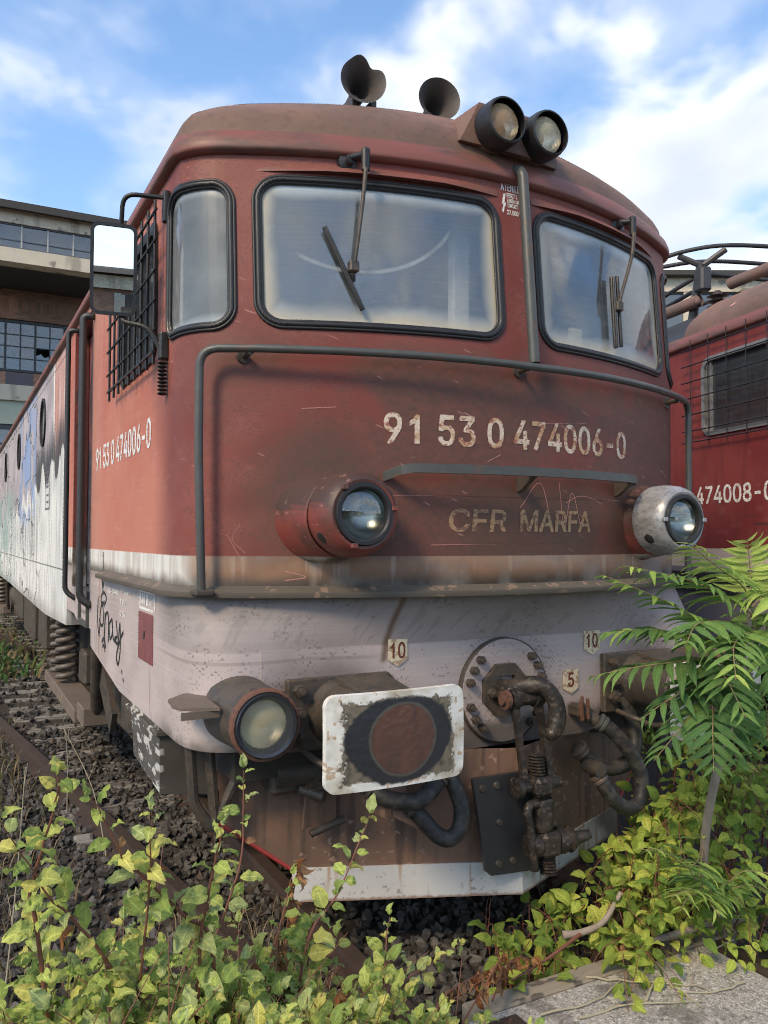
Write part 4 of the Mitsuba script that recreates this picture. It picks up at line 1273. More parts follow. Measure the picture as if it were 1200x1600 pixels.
def place_mirror(m, c):
    m.apply_transform(trimesh.transformations.rotation_matrix(math.radians(6.6), (1, 0, 0)))
    m.apply_transform(trimesh.transformations.rotation_matrix(math.radians(-8), (0, 0, 1)))
    m.apply_translation(c)
    return m

# ------------------------------------------------------------------ locomotive: buffer beam, couplings, apron, running gear


def beam(loco):
    prof = Polygon([(-1.22, 1.362), (1.22, 1.362), (1.22, 0.96), (0.64, 0.955), (0.60, 0.86), (0.50, 0.845), (-0.16, 0.845), (-0.60, 0.86), (-0.64, 0.955), (-1.22, 0.96)])
    b = obj('buffer_beam', [warped(prof, 0.0, 0.05, lambda v: np.stack([v[:, 0], 3.344 + 0.02 * v[:, 0] ** 2 - v[:, 2], v[:, 1]], 1), 0.08)], 'm_loco', loco, 25)
    fl = obj('coupler_plate', lathe([(0.0, 0.0), (0.245, 0.0), (0.25, 0.006), (0.25, 0.034)], (0.0, 3.262, 1.112), (0, 1, 0), 56), 'm_loco', loco, 25)
    obj('rim', lathe([(0.249, 0.0), (0.2535, 0.003), (0.2535, 0.034)], (0.0, 3.262, 1.112), (0, 1, 0), 56), 'm_iron', fl, 30)  # added dark ring, standing in for shadow and gunk at the plate edge
    for sg in (-1, 1):
        for a in (46, 30, 14, -17, -34, -49):
            q = (sg * 0.217 * math.cos(math.radians(a)), 3.262, 1.112 + 0.217 * math.sin(math.radians(a)))
            obj('bolt', bolt(q, (0, -1, 0), 0.021, 0.026), 'm_iron', fl, False)
    oc = Polygon([(0.135 * math.cos(math.radians(22.5 + 45 * k)), 0.135 * math.sin(math.radians(22.5 + 45 * k))) for k in range(8)])
    obj('hook_guide', prism(affinity.translate(oc.difference(sbox(-0.05, -0.07, 0.05, 0.07)), -0.012, 1.118), 'y', 3.235, 3.262), 'm_iron', fl, False)
    obj('bolt', [bolt((-0.105, 3.235, 1.112), (0, -1, 0), 0.022, 0.03)], 'm_iron', fl, False)
    # draw hook: a shank in the guide and a heavy claw bent over to the right
    claw = smooth_path([(-0.05, 3.30, 1.118), (-0.045, 3.17, 1.135), (0.00, 3.08, 1.165), (0.040, 3.03, 1.165), (0.085, 3.0, 1.105), (0.092, 2.99, 1.020), (0.065, 2.99, 0.960), (0.035, 3.0, 0.965)], 6)
    hk = obj('draw_hook', tube(claw, np.interp(np.linspace(0, 1, len(claw)), [0, 0.25, 0.45, 0.75, 0.93, 1], [0.048, 0.046, 0.036, 0.042, 0.034, 0.020]), 14), 'm_coupling', loco, 40)
    obj('shank', b2(-0.095, 0.025, 3.10, 3.262, 1.065, 1.165, 0.025), 'm_coupling', hk, 30)
    # screw coupling hanging from the hook's pin
    cp = obj('screw_coupling', cyl((-0.10, 3.09, 1.105), (0.06, 3.09, 1.105), 0.034), 'm_coupling', loco, 40)
    obj('pin', [cyl((-0.12, 3.09, 1.105), (0.07, 3.09, 1.105), 0.030), cyl((-0.135, 3.09, 1.105), (-0.115, 3.09, 1.105), 0.044), cyl((-0.15, 3.09, 1.105), (-0.13, 3.09, 1.105), 0.022)], 'm_rust', cp)
    for x0, x1 in ((-0.085, -0.045), (0.05, 0.105)):
        pts = [(x0, 3.09, 1.115), (x0 + (x1 - x0) * 0.3, 3.07, 0.98), (x0 + (x1 - x0) * 0.7, 3.06, 0.82), (x1, 3.05, 0.72)]
        p = smooth_path(pts, 5)
        rings = [np.array([q + [-0.5 * w - 0.004, -0.013, 0], q + [0.5 * w + 0.004, -0.013, 0], q + [0.5 * w + 0.004, 0.013, 0], q + [-0.5 * w - 0.004, 0.013, 0]]) for q, w in zip(p, np.interp(np.linspace(0, 1, len(p)), [0, 0.08, 0.3, 0.7, 0.93, 1], [0.026, 0.038, 0.019, 0.019, 0.034, 0.024]))]
        obj('link', [loft(rings), cyl((x0 - 0.02, 3.09, 1.105), (x0 + 0.02, 3.09, 1.105), 0.046, 20)], 'm_coupling', cp, 35)
    obj('nut', [b2(-0.02, 0.085, 2.99, 3.11, 0.665, 0.755, 0.02), cyl((-0.09, 3.05, 0.71), (0.15, 3.05, 0.71), 0.028), cyl((-0.10, 3.05, 0.71), (-0.075, 3.05, 0.71), 0.045), cyl((0.125, 3.05, 0.71), (0.155, 3.05, 0.71), 0.02, 8)], 'm_coupling', cp, 30)
    th = []
    for z in np.arange(0.30, 0.86, 0.0145):
        th.append(lathe([(0.026, -0.007), (0.040, 0.0), (0.026, 0.007)], (0.035 + (0.70 - z) * 0.13, 3.05, z), (0, 0, 1), 14))
    obj('screw', th + [cyl((0.015, 3.05, 0.86), (0.09, 3.05, 0.30), 0.027)], 'm_coupling', cp, 40)
    obj('lower_nut', [lathe([(0.0, -0.075), (0.042, -0.075), (0.05, -0.05), (0.05, 0.05), (0.042, 0.075), (0.0, 0.075)], (0.055, 3.05, 0.575), (0, 0, 1), 14), b2(0.02, 0.13, 2.99, 3.11, 0.385, 0.50, 0.02),
                      lathe([(0.0, 0.0), (0.03, 0.0), (0.062, 0.012), (0.062, 0.045), (0.048, 0.05), (0.048, 0.075), (0.062, 0.08), (0.05, 0.10), (0.0, 0.10)], (0.12, 3.05, 0.44), (1, -0.15, 0), 24), cyl((0.21, 3.03, 0.44), (0.30, 3.01, 0.455), 0.035, 14, 0.022),
                      lathe([(0.0, 0.0), (0.055, 0.005), (0.055, 0.05), (0.03, 0.07)], (-0.03, 3.05, 0.44), (1, 0, 0), 20)], 'm_coupling', cp, 35)
    obj('tommy_bar', tube(smooth_path([(0.06, 3.04, 0.62), (-0.03, 3.03, 0.635), (-0.055, 3.02, 0.60), (-0.04, 3.02, 0.52), (-0.015, 3.02, 0.34)], 5), 0.020, 10), 'm_coupling', cp, True)


def buffers(loco):
    for sg in (-1, 1):
        cx, cz = sg * 0.878, 1.09
        b = obj('buffer', [b2(cx - 0.245, cx + 0.245, 3.262, 3.30, 0.94, 1.245, 0.006)], 'm_iron', loco, 30)
        obj('barrel', lathe([(0.15, 3.262 - 3.27), (0.135, -0.05), (0.128, -0.06), (0.128, -0.30), (0.118, -0.31), (0.095, -0.31)], (cx, 3.27, cz), (0, 1, 0), 36), 'm_iron', b, 35)
        obj('plunger', lathe([(0.098, -0.26), (0.098, -0.46), (0.15, -0.52)], (cx, 3.27, cz), (0, 1, 0), 32), 'm_iron', b, 35)
        sh = rrect(cx - 0.297, cz - 0.178, cx + 0.297, cz + 0.178, 0.042, 6)
        plate = warped(sh, 0, 0.028, lambda v: np.stack([v[:, 0], 2.752 - v[:, 2] + 0.022 * (np.square((v[:, 0] - cx) / 0.297) + np.square((v[:, 1] - cz) / 0.178) * 0.3), v[:, 1]], 1), 0.04)
        q = obj('buffer_plate', plate, 'm_buffer_face', b, 35, 'chipped white buffer plate with a black grease ring' if sg < 0 else None)
        obj('guide_wedge', prism(Polygon([(3.26, 1.245), (3.26, 1.225), (2.95, 1.195), (2.90, 1.20)]), 'x', cx - 0.03, cx + 0.21), 'm_iron', b, False)
        for s in (-1, 1):
            for z in (1.20, 1.105, 1.015, 0.975):
                if z == 0.975:
                    continue
                obj('bolt', bolt((cx + s * 0.195, 3.262, z), (0, -1, 0), 0.026, 0.030), 'm_iron', b, False)
        gr = round_path([(cx - 0.18, 3.24, 0.95), (cx - 0.17, 3.10, 0.93), (cx - 0.10, 3.06, 0.90), (cx + 0.16, 3.06, 0.905), (cx + 0.17, 3.24, 0.93)], 0.05)
        obj('uncoupler_grip', tube(gr, 0.014, 8), 'm_iron', b, True)
        # air cock with a rusty lever, beside the buffer
        ck = obj('air_cock', [lathe([(0.0, 0.0), (0.035, 0.0), (0.042, 0.03), (0.032, 0.12), (0.038, 0.13), (0.038, 0.17)], (sg * 0.44, 3.26, 0.99), (sg * 0.55, -0.55, -0.5), 16), b2(sg * 0.41, sg * 0.465, 3.21, 3.30, 0.945, 1.01, 0.012)], 'm_iron', loco, 35)
        obj('lever', [tube([(sg * 0.42, 3.19, 0.94), (sg * 0.405, 3.185, 1.01), (sg * 0.41, 3.18, 1.06)], [0.012, 0.014, 0.007], 8), tube([(sg * 0.44, 3.17, 0.95), (sg * 0.43, 3.165, 1.05)], 0.009, 8)], 'm_rust', ck, 35)
    obj('lifting_lug', [prism(Polygon([(-0.70, 1.12), (-0.585, 1.12), (-0.60, 1.21), (-0.63, 1.24), (-0.66, 1.21)]), 'y', 3.28, 3.30), bolt((-0.63, 3.28, 1.205), (0, -1, 0), 0.018, 0.016)], 'm_iron', loco, False)


def hoses(loco):
    def hose(pts, r, label=None):
        p = smooth_path(pts, 8)
        h = obj('air_hose', tube(p, r, 14), 'm_hose', loco, True)
        for q, q2 in ((p[0], p[3]), (p[-1], p[-4])):
            d = q2 - q
            d /= np.linalg.norm(d)
            obj('clamp', lathe([(r * 0.9, -0.012), (r * 1.22, -0.006), (r * 1.22, 0.006), (r * 1.02, 0.010), (r * 1.2, 0.018), (r * 1.2, 0.03), (r * 0.9, 0.034)], q + d * 0.012, d, 16), 'm_tube' if label else 'm_iron', h, 35)
        return h, p
    h, p = hose([(0.50, 3.17, 0.935), (0.57, 3.12, 0.87), (0.645, 3.09, 0.77), (0.69, 3.07, 0.66), (0.68, 3.06, 0.56), (0.61, 3.06, 0.515), (0.53, 3.08, 0.555), (0.47, 3.10, 0.64), (0.44, 3.12, 0.69)], 0.037, True)
    obj('coupling_head', [b2(0.40, 0.48, 3.08, 3.16, 0.68, 0.75, 0.02), cyl((0.43, 3.07, 0.72), (0.43, 3.17, 0.72), 0.035)], 'm_iron', h)
    h, p = hose([(0.72, 3.30, 1.05), (0.79, 3.25, 0.92), (0.80, 3.22, 0.80), (0.74, 3.20, 0.70), (0.62, 3.20, 0.675), (0.50, 3.21, 0.715), (0.41, 3.22, 0.80)], 0.039)
    h, p = hose([(-0.80, 3.16, 0.80), (-0.74, 3.10, 0.745), (-0.62, 3.06, 0.725), (-0.53, 3.07, 0.765), (-0.47, 3.09, 0.82)], 0.038)
    h, p = hose([(-0.46, 3.16, 0.86), (-0.425, 3.09, 0.79), (-0.395, 3.05, 0.68), (-0.41, 3.04, 0.585), (-0.46, 3.045, 0.548), (-0.52, 3.06, 0.575), (-0.58, 3.09, 0.65), (-0.63, 3.12, 0.70)], 0.036)
    obj('hose_bracket', [prism(Polygon([(-0.745, 0.83), (-0.70, 0.66), (-0.62, 0.615), (-0.50, 0.53), (-0.50, 0.60), (-0.62, 0.70), (-0.66, 0.83)]), 'y', 3.10, 3.116), b2(-0.745, -0.735, 3.10, 3.26, 0.66, 0.85)], 'm_apron', loco, False)
    st = obj('front_step', [prism(Polygon([(-0.99, 0.56), (-0.96, 0.84), (-0.83, 0.84), (-0.83, 0.58)]), 'y', 3.41, 3.425)], 'm_apron', loco, False)
    obj('tread', tube([(-0.98, 3.34, 0.56), (-0.82, 3.34, 0.60)], 0.018, 8), 'm_iron', st, True)
    # clutter behind the beam: pipe couplings and a dark tank
    ms = [cyl((-1.10, 3.47, 0.80), (-0.86, 3.44, 0.80), 0.06), bolt((-0.92, 3.40, 0.76), (0, -1, 0), 0.03, 0.03), b2(-1.12, -0.80, 3.46, 3.60, 0.70, 0.92, 0.02), cyl((-0.98, 3.46, 0.72), (-0.90, 3.38, 0.70), 0.03), cyl((-0.90, 3.44, 0.80), (-0.90, 3.36, 0.78), 0.035)]
    obj('pipe_coupling', ms, 'm_iron', loco, 30)


def apron(loco):
    K = 0.42
    Y = lambda x: 3.139 + K * abs(x)
    for sg in (-1, 1):
        poly = Polygon([(0, 0.335), (0.985, 0.335), (1.30, 0.56), (1.30, 0.86), (0, 0.86)])
        m = trimesh.creation.extrude_polygon(poly, 0.014, engine='earcut')
        v = m.vertices
        m.vertices = np.stack([sg * v[:, 0], Y(v[:, 0]) + 0.014 - v[:, 2], v[:, 1]], 1)
        if sg < 0:
            m.invert()
        a = obj('snow_apron', m, 'm_apron', loco, False)
        st = Polygon([(0, 0.188), (0.975, 0.188), (0.985, 0.340), (0, 0.340)])
        m = trimesh.creation.extrude_polygon(st, 0.008, engine='earcut')
        v = m.vertices
        m.vertices = np.stack([sg * v[:, 0], Y(v[:, 0]) - v[:, 2], v[:, 1]], 1)
        if sg < 0:
            m.invert()
        obj('white_blade', m, 'm_white_strip', a, False, 'rust streaked white lower blade')
        e = tube([(sg * 0.985, Y(0.985), 0.335), (sg * 1.30, Y(1.30), 0.56), (sg * 1.30, Y(1.30), 0.70)], 0.010, 6)
        obj('red_edge', e, 'm_red_edge', a, False)
    yb = 3.105
    pl = rrect(-0.255, 0.30, 0.10, 0.755, 0.02)
    pl = Polygon([(-0.285, 0.755), (0.045, 0.755), (0.115, 0.33), (0.095, 0.305), (-0.19, 0.325), (-0.215, 0.345)])
    p = obj('apron_plate', prism(pl.buffer(0.008), 'y', yb, yb + 0.022), 'm_black', loco, 30)
    obj('backing', prism(pl.buffer(-0.07), 'y', yb + 0.022, yb + 0.13), 'm_black', p, False)
    for x, z in ((-0.245, 0.715), (-0.165, 0.72), (-0.07, 0.725), (-0.15, 0.55), (-0.155, 0.365), (-0.075, 0.365)):
        obj('bolt', [lathe([(0.0, -0.012), (0.014, -0.010), (0.019, 0.0)], (x, yb, z), (0, 1, 0), 14)], 'm_iron', p, 30)
    # posts from the apron to the frame
    obj('apron_stay', [b2(sg * 0.9 - 0.03, sg * 0.9 + 0.03, 3.56, 3.8, 0.5, 0.96) for sg in (-1, 1)], 'm_dark_brown', loco, False)
    # step guards below the corners
    for sg in (-1, 1):
        g = obj('step_guard', [tube(round_path([(sg * 1.46, 3.55, 0.96), (sg * 1.44, 3.55, 0.70), (sg * 1.36, 3.55, 0.575), (sg * 1.345, 3.55, 0.62), (sg * 1.375, 3.56, 0.96)], 0.03), 0.024, 8),
                               tube([(sg * 1.20, 3.50, 0.93), (sg * 1.335, 3.55, 0.61)], 0.022, 8)], 'm_iron', loco, 35)
    # grey sand box behind the left corner
    for sg in (-1, 1):
        bxm = trimesh.convex.convex_hull(np.array([[sg * x, y, z] for x, y, z in ((1.40, 4.40, 0.94), (1.12, 4.40, 0.94), (1.39, 4.40, 0.50), (1.10, 4.40, 0.46), (1.40, 5.2, 0.94), (1.12, 5.2, 0.94), (1.37, 5.2, 0.52), (1.12, 5.2, 0.50))]))
        k = obj('sand_box', bxm, 'm_greybox', loco, False)
        obj('lid', b2(sg * 1.09, sg * 1.42, 4.38, 5.22, 0.80, 0.83, 0.006), 'm_greybox', k)


def running_gear(loco, full=True):
    obj('underframe', [b2(-1.15, 1.15, 3.7, REAR - 0.3, 0.62, 1.10), b2(-1.30, 1.30, 3.42, 3.72, 0.80, 0.94)], 'm_dark_brown', loco, False)
    for n, yc in enumerate((8.25, 19.3)):
        bg = obj('bogie', [prism(Polygon([(yc - 2.9, 0.52), (yc - 2.6, 0.78), (yc - 1.3, 0.80), (yc - 1.0, 0.42), (yc + 1.0, 0.42), (yc + 1.3, 0.80), (yc + 2.6, 0.78), (yc + 2.9, 0.52), (yc + 2.5, 0.36), (yc - 2.5, 0.36)]), 'x', sg * 1.12 - 0.05, sg * 1.12 + 0.05) for sg in (-1, 1)], 'm_iron', loco, False)
        for k, dy in enumerate((-2.2, 0, 2.2)):
            for sg in (-1, 1):
                w = obj('wheel', lathe([(0.0, -0.03), (0.16, -0.06), (0.20, -0.02), (0.50, -0.01), (0.52, -0.05), (0.625, -0.05), (0.632, 0.03), (0.66, 0.045), (0.66, 0.075), (0.5, 0.08)], (sg * 0.80, yc + dy, 0.628), (-sg, 0, 0), 40), 'm_iron', bg, 30)
            for sg in (-1, 1):
                obj('axle_box', b2(sg * 1.12, sg * 1.27, yc + dy - 0.16, yc + dy + 0.16, 0.46, 0.78, 0.03), 'm_iron', bg, 30)
        for sg in (-1, 1):
            for dy in (0.52, 1.0):
                cz = []
                turns, r, z0, z1 = 7, 0.088, 0.42, 1.04
                t = np.linspace(0, turns * 2 * math.pi, turns * 18)
                x0, y0 = sg * 1.33, yc + dy
                pts = np.column_stack([x0 + r * np.cos(t), y0 + r * np.sin(t), z0 + (z1 - z0) * t / t[-1]])
                obj('coil_spring', tube(pts, 0.028, 8), 'm_spring', bg, True)
            obj('spring_beam', [b2(sg * 1.20, sg * 1.44, yc - 0.9, yc + 1.5, 0.28, 0.40, 0.01), b2(sg * 1.22, sg * 1.42, yc - 1.25, yc - 0.9, 0.32, 0.47, 0.01)], 'm_sill', bg, 30)
            obj('damper', [cyl((sg * 1.36, yc - 1.55, 0.98), (sg * 1.30, yc - 1.15, 0.34), 0.05, 14), prism(Polygon([(yc - 1.2, 1.12), (yc - 0.85, 1.24), (yc - 1.0, 0.9), (yc - 1.9, 0.40), (yc - 2.0, 0.56), (yc - 1.5, 0.9)]), 'x', sg * 1.30 - 0.02, sg * 1.30 + 0.02)], 'm_iron', bg, 30)
    for k, (y0, y1, z0, z1) in enumerate(((10.2, 11.0, 0.55, 0.98), (11.6, 13.2, 0.50, 1.02), (13.6, 15.0, 0.60, 1.0))):
        for sg in (-1, 1):
            obj('equipment_box', b2(sg * 0.9, sg * 1.40, y0, y1, z0, z1, 0.02), 'm_iron', loco, 30)
    obj('air_tank', lathe([(0.0, 0.0), (0.14, 0.02), (0.20, 0.08), (0.20, 1.3), (0.14, 1.38), (0.0, 1.4)], (-1.2, 15.2, 0.8), (0, 1, 0), 24), 'm_iron', loco, 30)


mat('m_scratch', principled((0.40, 0.19, 0.16), 0.7))
mat('m_gloss', principled((0.022, 0.026, 0.034), 0.22, spec=0.7))
mat('m_spring', principled(lambda p, n, uv: mix((0.17, 0.155, 0.14), (0.10, 0.075, 0.06), fbm(p.x * 12, p.y * 12, p.z * 12, 3)), 0.5, 0.2))
mat('m_sill', principled(lambda p, n, uv: mix((0.15, 0.115, 0.09), (0.08, 0.065, 0.055), fbm(p.x * 6, p.y * 6, p.z * 6, 4)), 0.7))

loco = thing('electric_locomotive', 'weathered red and lavender grey electric locomotive seen from the front, filling the photo', 'locomotive')
loco_shell(loco, 'm_loco', True)
gaskets_and_glass(loco)
windscreen_extras(loco)
lip_and_roof(loco, True)
front_fittings(loco)
lamps(loco)
horns(loco)
number_boards(loco)
side_marks(loco)
side_fittings(loco)
beam(loco)
buffers(loco)
hoses(loco)
apron(loco)
running_gear(loco)

# ------------------------------------------------------------------ the second locomotive, on the next track
ROT = trimesh.transformations.rotation_matrix(-A2, (0, 0, 1))
_o = np.array([3.452, 5.18, 0]) - ROT[:3, :3] @ np.array([-1.5, 5.2, 0])
ROT[:3, 3] = _o
XFORM = T(ROT.tolist())


def second_loco():
    l2 = thing('electric_locomotive', 'dark red electric locomotive at the right edge, pantograph on its roof', 'locomotive')
    loco_shell(l2, 'm_loco_b', False)
    lip_and_roof(l2, False)
    y0, z0, y1, z1 = SIDE_WINDOW
    w = obj('side_window', b2(-1.478, -1.474, y0 - 0.01, y1 + 0.01, z0 - 0.01, z1 + 0.01), 'm_pane', l2, False)
    fr = rrect(y0 - 0.022, z0 - 0.022, y1 + 0.022, z1 + 0.022, 0.11)
    obj('frame', [prism(fr.difference(rrect(y0 + 0.015, z0 + 0.015, y1 - 0.015, z1 - 0.015, 0.08)), 'x', -1.516, -1.47), b2(-1.50, -1.472, y1 - 0.09, y1 - 0.075, z0, z1), b2(-1.50, -1.472, y1 - 0.05, y1 - 0.035, z0, z1)], 'm_alu', w, 30)
    g = obj('window_grille', [tube([(-1.55, 3.9, z), (-1.55, 5.27, z)], 0.006, 6) for z in (2.70,)], 'm_rubber', l2, True)
    for z in np.linspace(2.80, 3.53, 6):
        obj('bar', tube([(-1.55, 3.9, z), (-1.55, 5.27, z)], 0.006, 6), 'm_rubber', g, True)
    for y in np.linspace(3.95, 5.15, 6):
        obj('bar', tube([(-1.545, y, 2.66), (-1.545, y, 3.62)], 0.004, 6), 'm_rubber', g, True)
    sm = lambda yy, zz: (lambda v: np.stack([-1.5018 - v[:, 2], yy - v[:, 0], zz + v[:, 1]], 1))
    lettering('side_number', '91 53 0 474008-0', 0.145, 1.70, sm(5.89, 2.155), 'm_letter_white', l2, 'white lettering %s on the dark red side')
    obj('waist_rail', [b2(-1.54, -1.49, 3.7, 22.0, 1.50, 1.56), b2(-1.53, -1.49, 4.6, 6.4, 1.40, 1.50)], 'm_dark_brown', l2, False)
    obj('underframe', [b2(-1.2, 1.2, 3.7, 22.0, 0.55, 1.10), b2(-1.35, 1.35, 5.0, 9.4, 0.35, 0.85), b2(-1.35, 1.35, 16.0, 20.4, 0.35, 0.85)], 'm_dark_brown', l2, False)
    for yc in (7.2, 18.2):
        for dy in (-2.0, 0, 2.0):
            for sg in (-1, 1):
                obj('wheel', lathe([(0.0, -0.03), (0.2, -0.03), (0.52, -0.02), (0.53, -0.05), (0.625, -0.05), (0.632, 0.03), (0.66, 0.05), (0.66, 0.08), (0.5, 0.08)], (sg * 0.80, yc + dy, 0.628), (-sg, 0, 0), 32), 'm_iron', l2, 30)
    # dark louvred fairing behind the cab roof, insulators, bus bar and the pantograph
    obj('roof_fairing', prism(Polygon([(-1.42, 3.66), (-1.05, 4.02), (-0.9, 4.02), (-0.9, 3.66)]), 'y', 5.32, 8.2), 'm_black', l2, False)
    ins = obj('insulator', lathe([(0.03, 0.0)] + [q for k in range(3) for q in ((0.045, 0.03 + 0.05 * k), (0.10, 0.045 + 0.05 * k), (0.05, 0.06 + 0.05 * k))] + [(0.03, 0.2), (0.0, 0.2)], (-0.95, 5.55, 4.02), (0, 0, 1), 24), 'm_insul', l2, 30)
    obj('bus_pipe', [cyl((-0.85, 3.9 + 1.6, 4.28), (-0.45, 4.2, 4.42), 0.055), cyl((-1.05, 5.7, 4.16), (-1.25, 7.6, 4.12), 0.06), cyl((-0.5, 5.3, 4.30), (0.9, 5.2, 4.36), 0.05)], 'm_pipe', l2, True)
    pan = obj('pantograph', [tube([(-1.0, 5.9, 3.9), (-0.98, 5.75, 4.55)], 0.045, 10), b2(-1.04, -0.92, 5.66, 5.80, 4.26, 4.50, 0.02), tube([(-0.98, 5.72, 4.52), (-0.80, 5.62, 4.66)], 0.03, 8), tube([(-0.98, 5.74, 4.52), (-1.16, 5.86, 4.64)], 0.03, 8)], 'm_panto', l2, 30)
    for dy, dz in ((0.0, 0.02), (0.36, -0.02)):
        pts = smooth_path([(-1.62, 6.1 + dy, 4.36), (-1.45, 5.98 + dy, 4.55), (-1.1, 5.80 + dy, 4.66 + dz), (-0.6, 5.62 + dy, 4.70 + dz), (0.6, 5.55 + dy, 4.70 + dz), (1.1, 5.55 + dy, 4.66), (1.45, 5.6 + dy, 4.5)], 6)
        obj('collector_bow', tube(pts, 0.022, 8), 'm_panto', pan, True)
    for a, b in (((-0.6, 5.9, 4.30), (-0.55, 9.0, 4.45)), ((0.6, 5.9, 4.30), (0.55, 9.0, 4.45)), ((-0.95, 5.75, 4.45), (0.9, 5.75, 4.45)), ((-1.05, 5.8, 4.40), (-1.2, 8.4, 4.10)), ((-0.95, 5.95, 4.32), (-1.1, 8.6, 4.05))):
        obj('frame_tube', tube([a, b], 0.022, 8), 'm_panto', pan, True)


mat('m_insul', principled((0.06, 0.04, 0.035), 0.25))
mat('m_pipe', principled(lambda p, n, uv: mix((0.20, 0.11, 0.085), (0.13, 0.10, 0.09), fbm(p.x * 6, p.y * 6, p.z * 6, 3)), 0.6))
mat('m_panto', principled((0.055, 0.055, 0.058), 0.45, 0.3))
second_loco()
XFORM = None

# ------------------------------------------------------------------ ground, tracks, slab
rng = np.random.default_rng(7)
GZ = -0.215


def grid(xs, ys, fn):
    X, Y = np.meshgrid(xs, ys, indexing='ij')
    v = np.stack([X, Y, fn(X, Y)], -1).reshape(-1, 3)
    a, b = len(xs), len(ys)
    i, j = np.meshgrid(np.arange(a - 1), np.arange(b - 1), indexing='ij')
    q = np.stack([i * b + j, (i + 1) * b + j, (i + 1) * b + j + 1, i * b + j + 1], -1).reshape(-1, 4)
    return trimesh.Trimesh(v, np.vstack([q[:, [0, 1, 2]], q[:, [0, 2, 3]]]), process=False)


def gz(x, y):
    p = np.stack([np.asarray(x, float) * 0.9, np.asarray(y, float) * 0.9, 0 * np.asarray(x, float)], -1)
    x = np.asarray(x, float)
    bed = np.clip((x + 2.6) / 0.5, 0, 1) * np.clip((1.9 - x) / 0.4, 0, 1)
    return GZ + 0.07 * (meshkit.fbm(p, 3, 3) - 0.5) + 0.060 * bed


struct('ground', grid(np.concatenate([[-60, -30, -12], np.linspace(-8, 8, 81), [12, 30, 60]]), np.concatenate([[-60, -30, -10], np.linspace(-2, 26, 141), [40, 60]]), gz), 'm_soil', True)
struct('terrain', [b2(-900, 900, -900, 900, -0.9, -0.36)], 'm_far_ground')
hx = np.linspace(-500, 500, 121)
hill = [(x, 260 + 40 * math.sin(x * 0.011), 9 + 9 * float(meshkit.fbm(np.array([x * 0.012, 3.0, 0.0]), 4, 5)) + 3 * float(meshkit.fbm(np.array([x * 0.09, 3.0, 0.0]), 3, 9))) for x in hx]
hv = np.array([(x, -y, -1.0) for x, y, h in hill] + [(x, -y - 30, h) for x, y, h in hill] + [(x, -y - 140, h * 0.9) for x, y, h in hill] + [(x, -y - 200, -1.0) for x, y, h in hill])
n_ = len(hx)
j_ = np.arange(n_ - 1)
hf = np.vstack([np.vstack([np.stack([r * n_ + j_, (r + 1) * n_ + j_, (r + 1) * n_ + j_ + 1], 1), np.stack([r * n_ + j_, (r + 1) * n_ + j_ + 1, r * n_ + j_ + 1], 1)]) for r in range(3)])
struct('hill', trimesh.Trimesh(hv, hf, process=False), 'm_far_ground', True)

# rails
RAIL = Polygon([(-0.036, 0.0), (0.036, 0.0), (0.036, -0.030), (0.010, -0.045), (0.010, -0.125), (0.066, -0.140), (0.066, -0.150), (-0.066, -0.150), (-0.066, -0.140), (-0.010, -0.125), (-0.010, -0.045), (-0.036, -0.030)])


def rail(path):
    p = np.asarray(path, float)
    t = np.gradient(p, axis=0)
    t /= np.linalg.norm(t, axis=1, keepdims=True)
    ring = np.array(RAIL.exterior.coords)[:-1]
    return loft([np.array([[q[0] + u * d[1], q[1] - u * d[0], q[2] + w] for u, w in ring]) for q, d in zip(p, t)])


def clean_ends(m):
    return m


def sleeper_mesh(x0, x1, y):
    b = bx(((x0 + x1) / 2, y, -0.217), (x1 - x0, 0.25, 0.16), 0.012)
    return b


tr = thing('railway_track', 'rusty track under the front locomotive, its grey sleepers half buried in ballast', 'railway track')
for sg in (-1, 1):
    obj('rail', rail([(sg * 0.7715, y, 0) for y in (1.0, 6.0, 30.0)]), 'm_rail', tr, 20)
ys = 5.74 + 0.585 * np.arange(30)
for y in ys:
    obj('sleeper', sleeper_mesh(-1.62 - 0.09 * max(0, (y - 5.5)) * 0.3, 1.30, float(y)), 'm_sleeper', tr)
dv = thing('railway_track', 'rusty curving track that branches off to the left beside the weeds', 'railway track')
ty = np.linspace(1.2, 30, 40)
dx = lambda y: -0.83 - 0.128 * (y - 0.9) - 0.0004 * (y - 4) ** 2 * (y > 4)
obj('rail', rail([(dx(y), y, 0.0) for y in ty]), 'm_rail', dv, 20)
obj('rail', rail([(dx(y) - 0.0 + 1.507, y, 0.0) for y in np.linspace(7.0, 30, 30)][10:]), 'm_rail', dv, 20)
for y in np.arange(17.4, 29, 0.6):
    obj('sleeper', bx((dx(y) + 0.72, y, -0.235), (2.5, 0.24, 0.16), 0.012), 'm_sleeper', dv)

# concrete slab of the level crossing with its edge kerb
struct('concrete_slab', [b2(-0.62, 0.66, 0.4, 2.655, -0.25, 0.012), b2(0.87, 6.0, 0.2, 2.45, -0.25, 0.012)], 'm_concrete')
struct('kerb', [bx((-0.13, 2.715, -0.09), (0.90, 0.105, 0.22), 0.008), bx((0.80, 2.74, -0.09), (0.55, 0.12, 0.20), 0.008)], 'm_kerb')
struct('steel_plate', [b2(-0.70, -0.44, 1.9, 2.60, -0.01, 0.024), b2(0.67, 0.72, 1.0, 2.6, -0.05, 0.018)], 'm_rail')


# ballast stones
def stone(seed):
    r = np.random.default_rng(seed)
    p = r.normal(size=(11, 3))
    p /= np.linalg.norm(p, axis=1, keepdims=True)
    m = trimesh.convex.convex_hull(p * r.uniform(0.75, 1.1, (11, 1)) * [1, 0.85, 0.62])
    return np.array(m.vertices), np.array(m.faces)


stones = [stone(k) for k in range(14)]


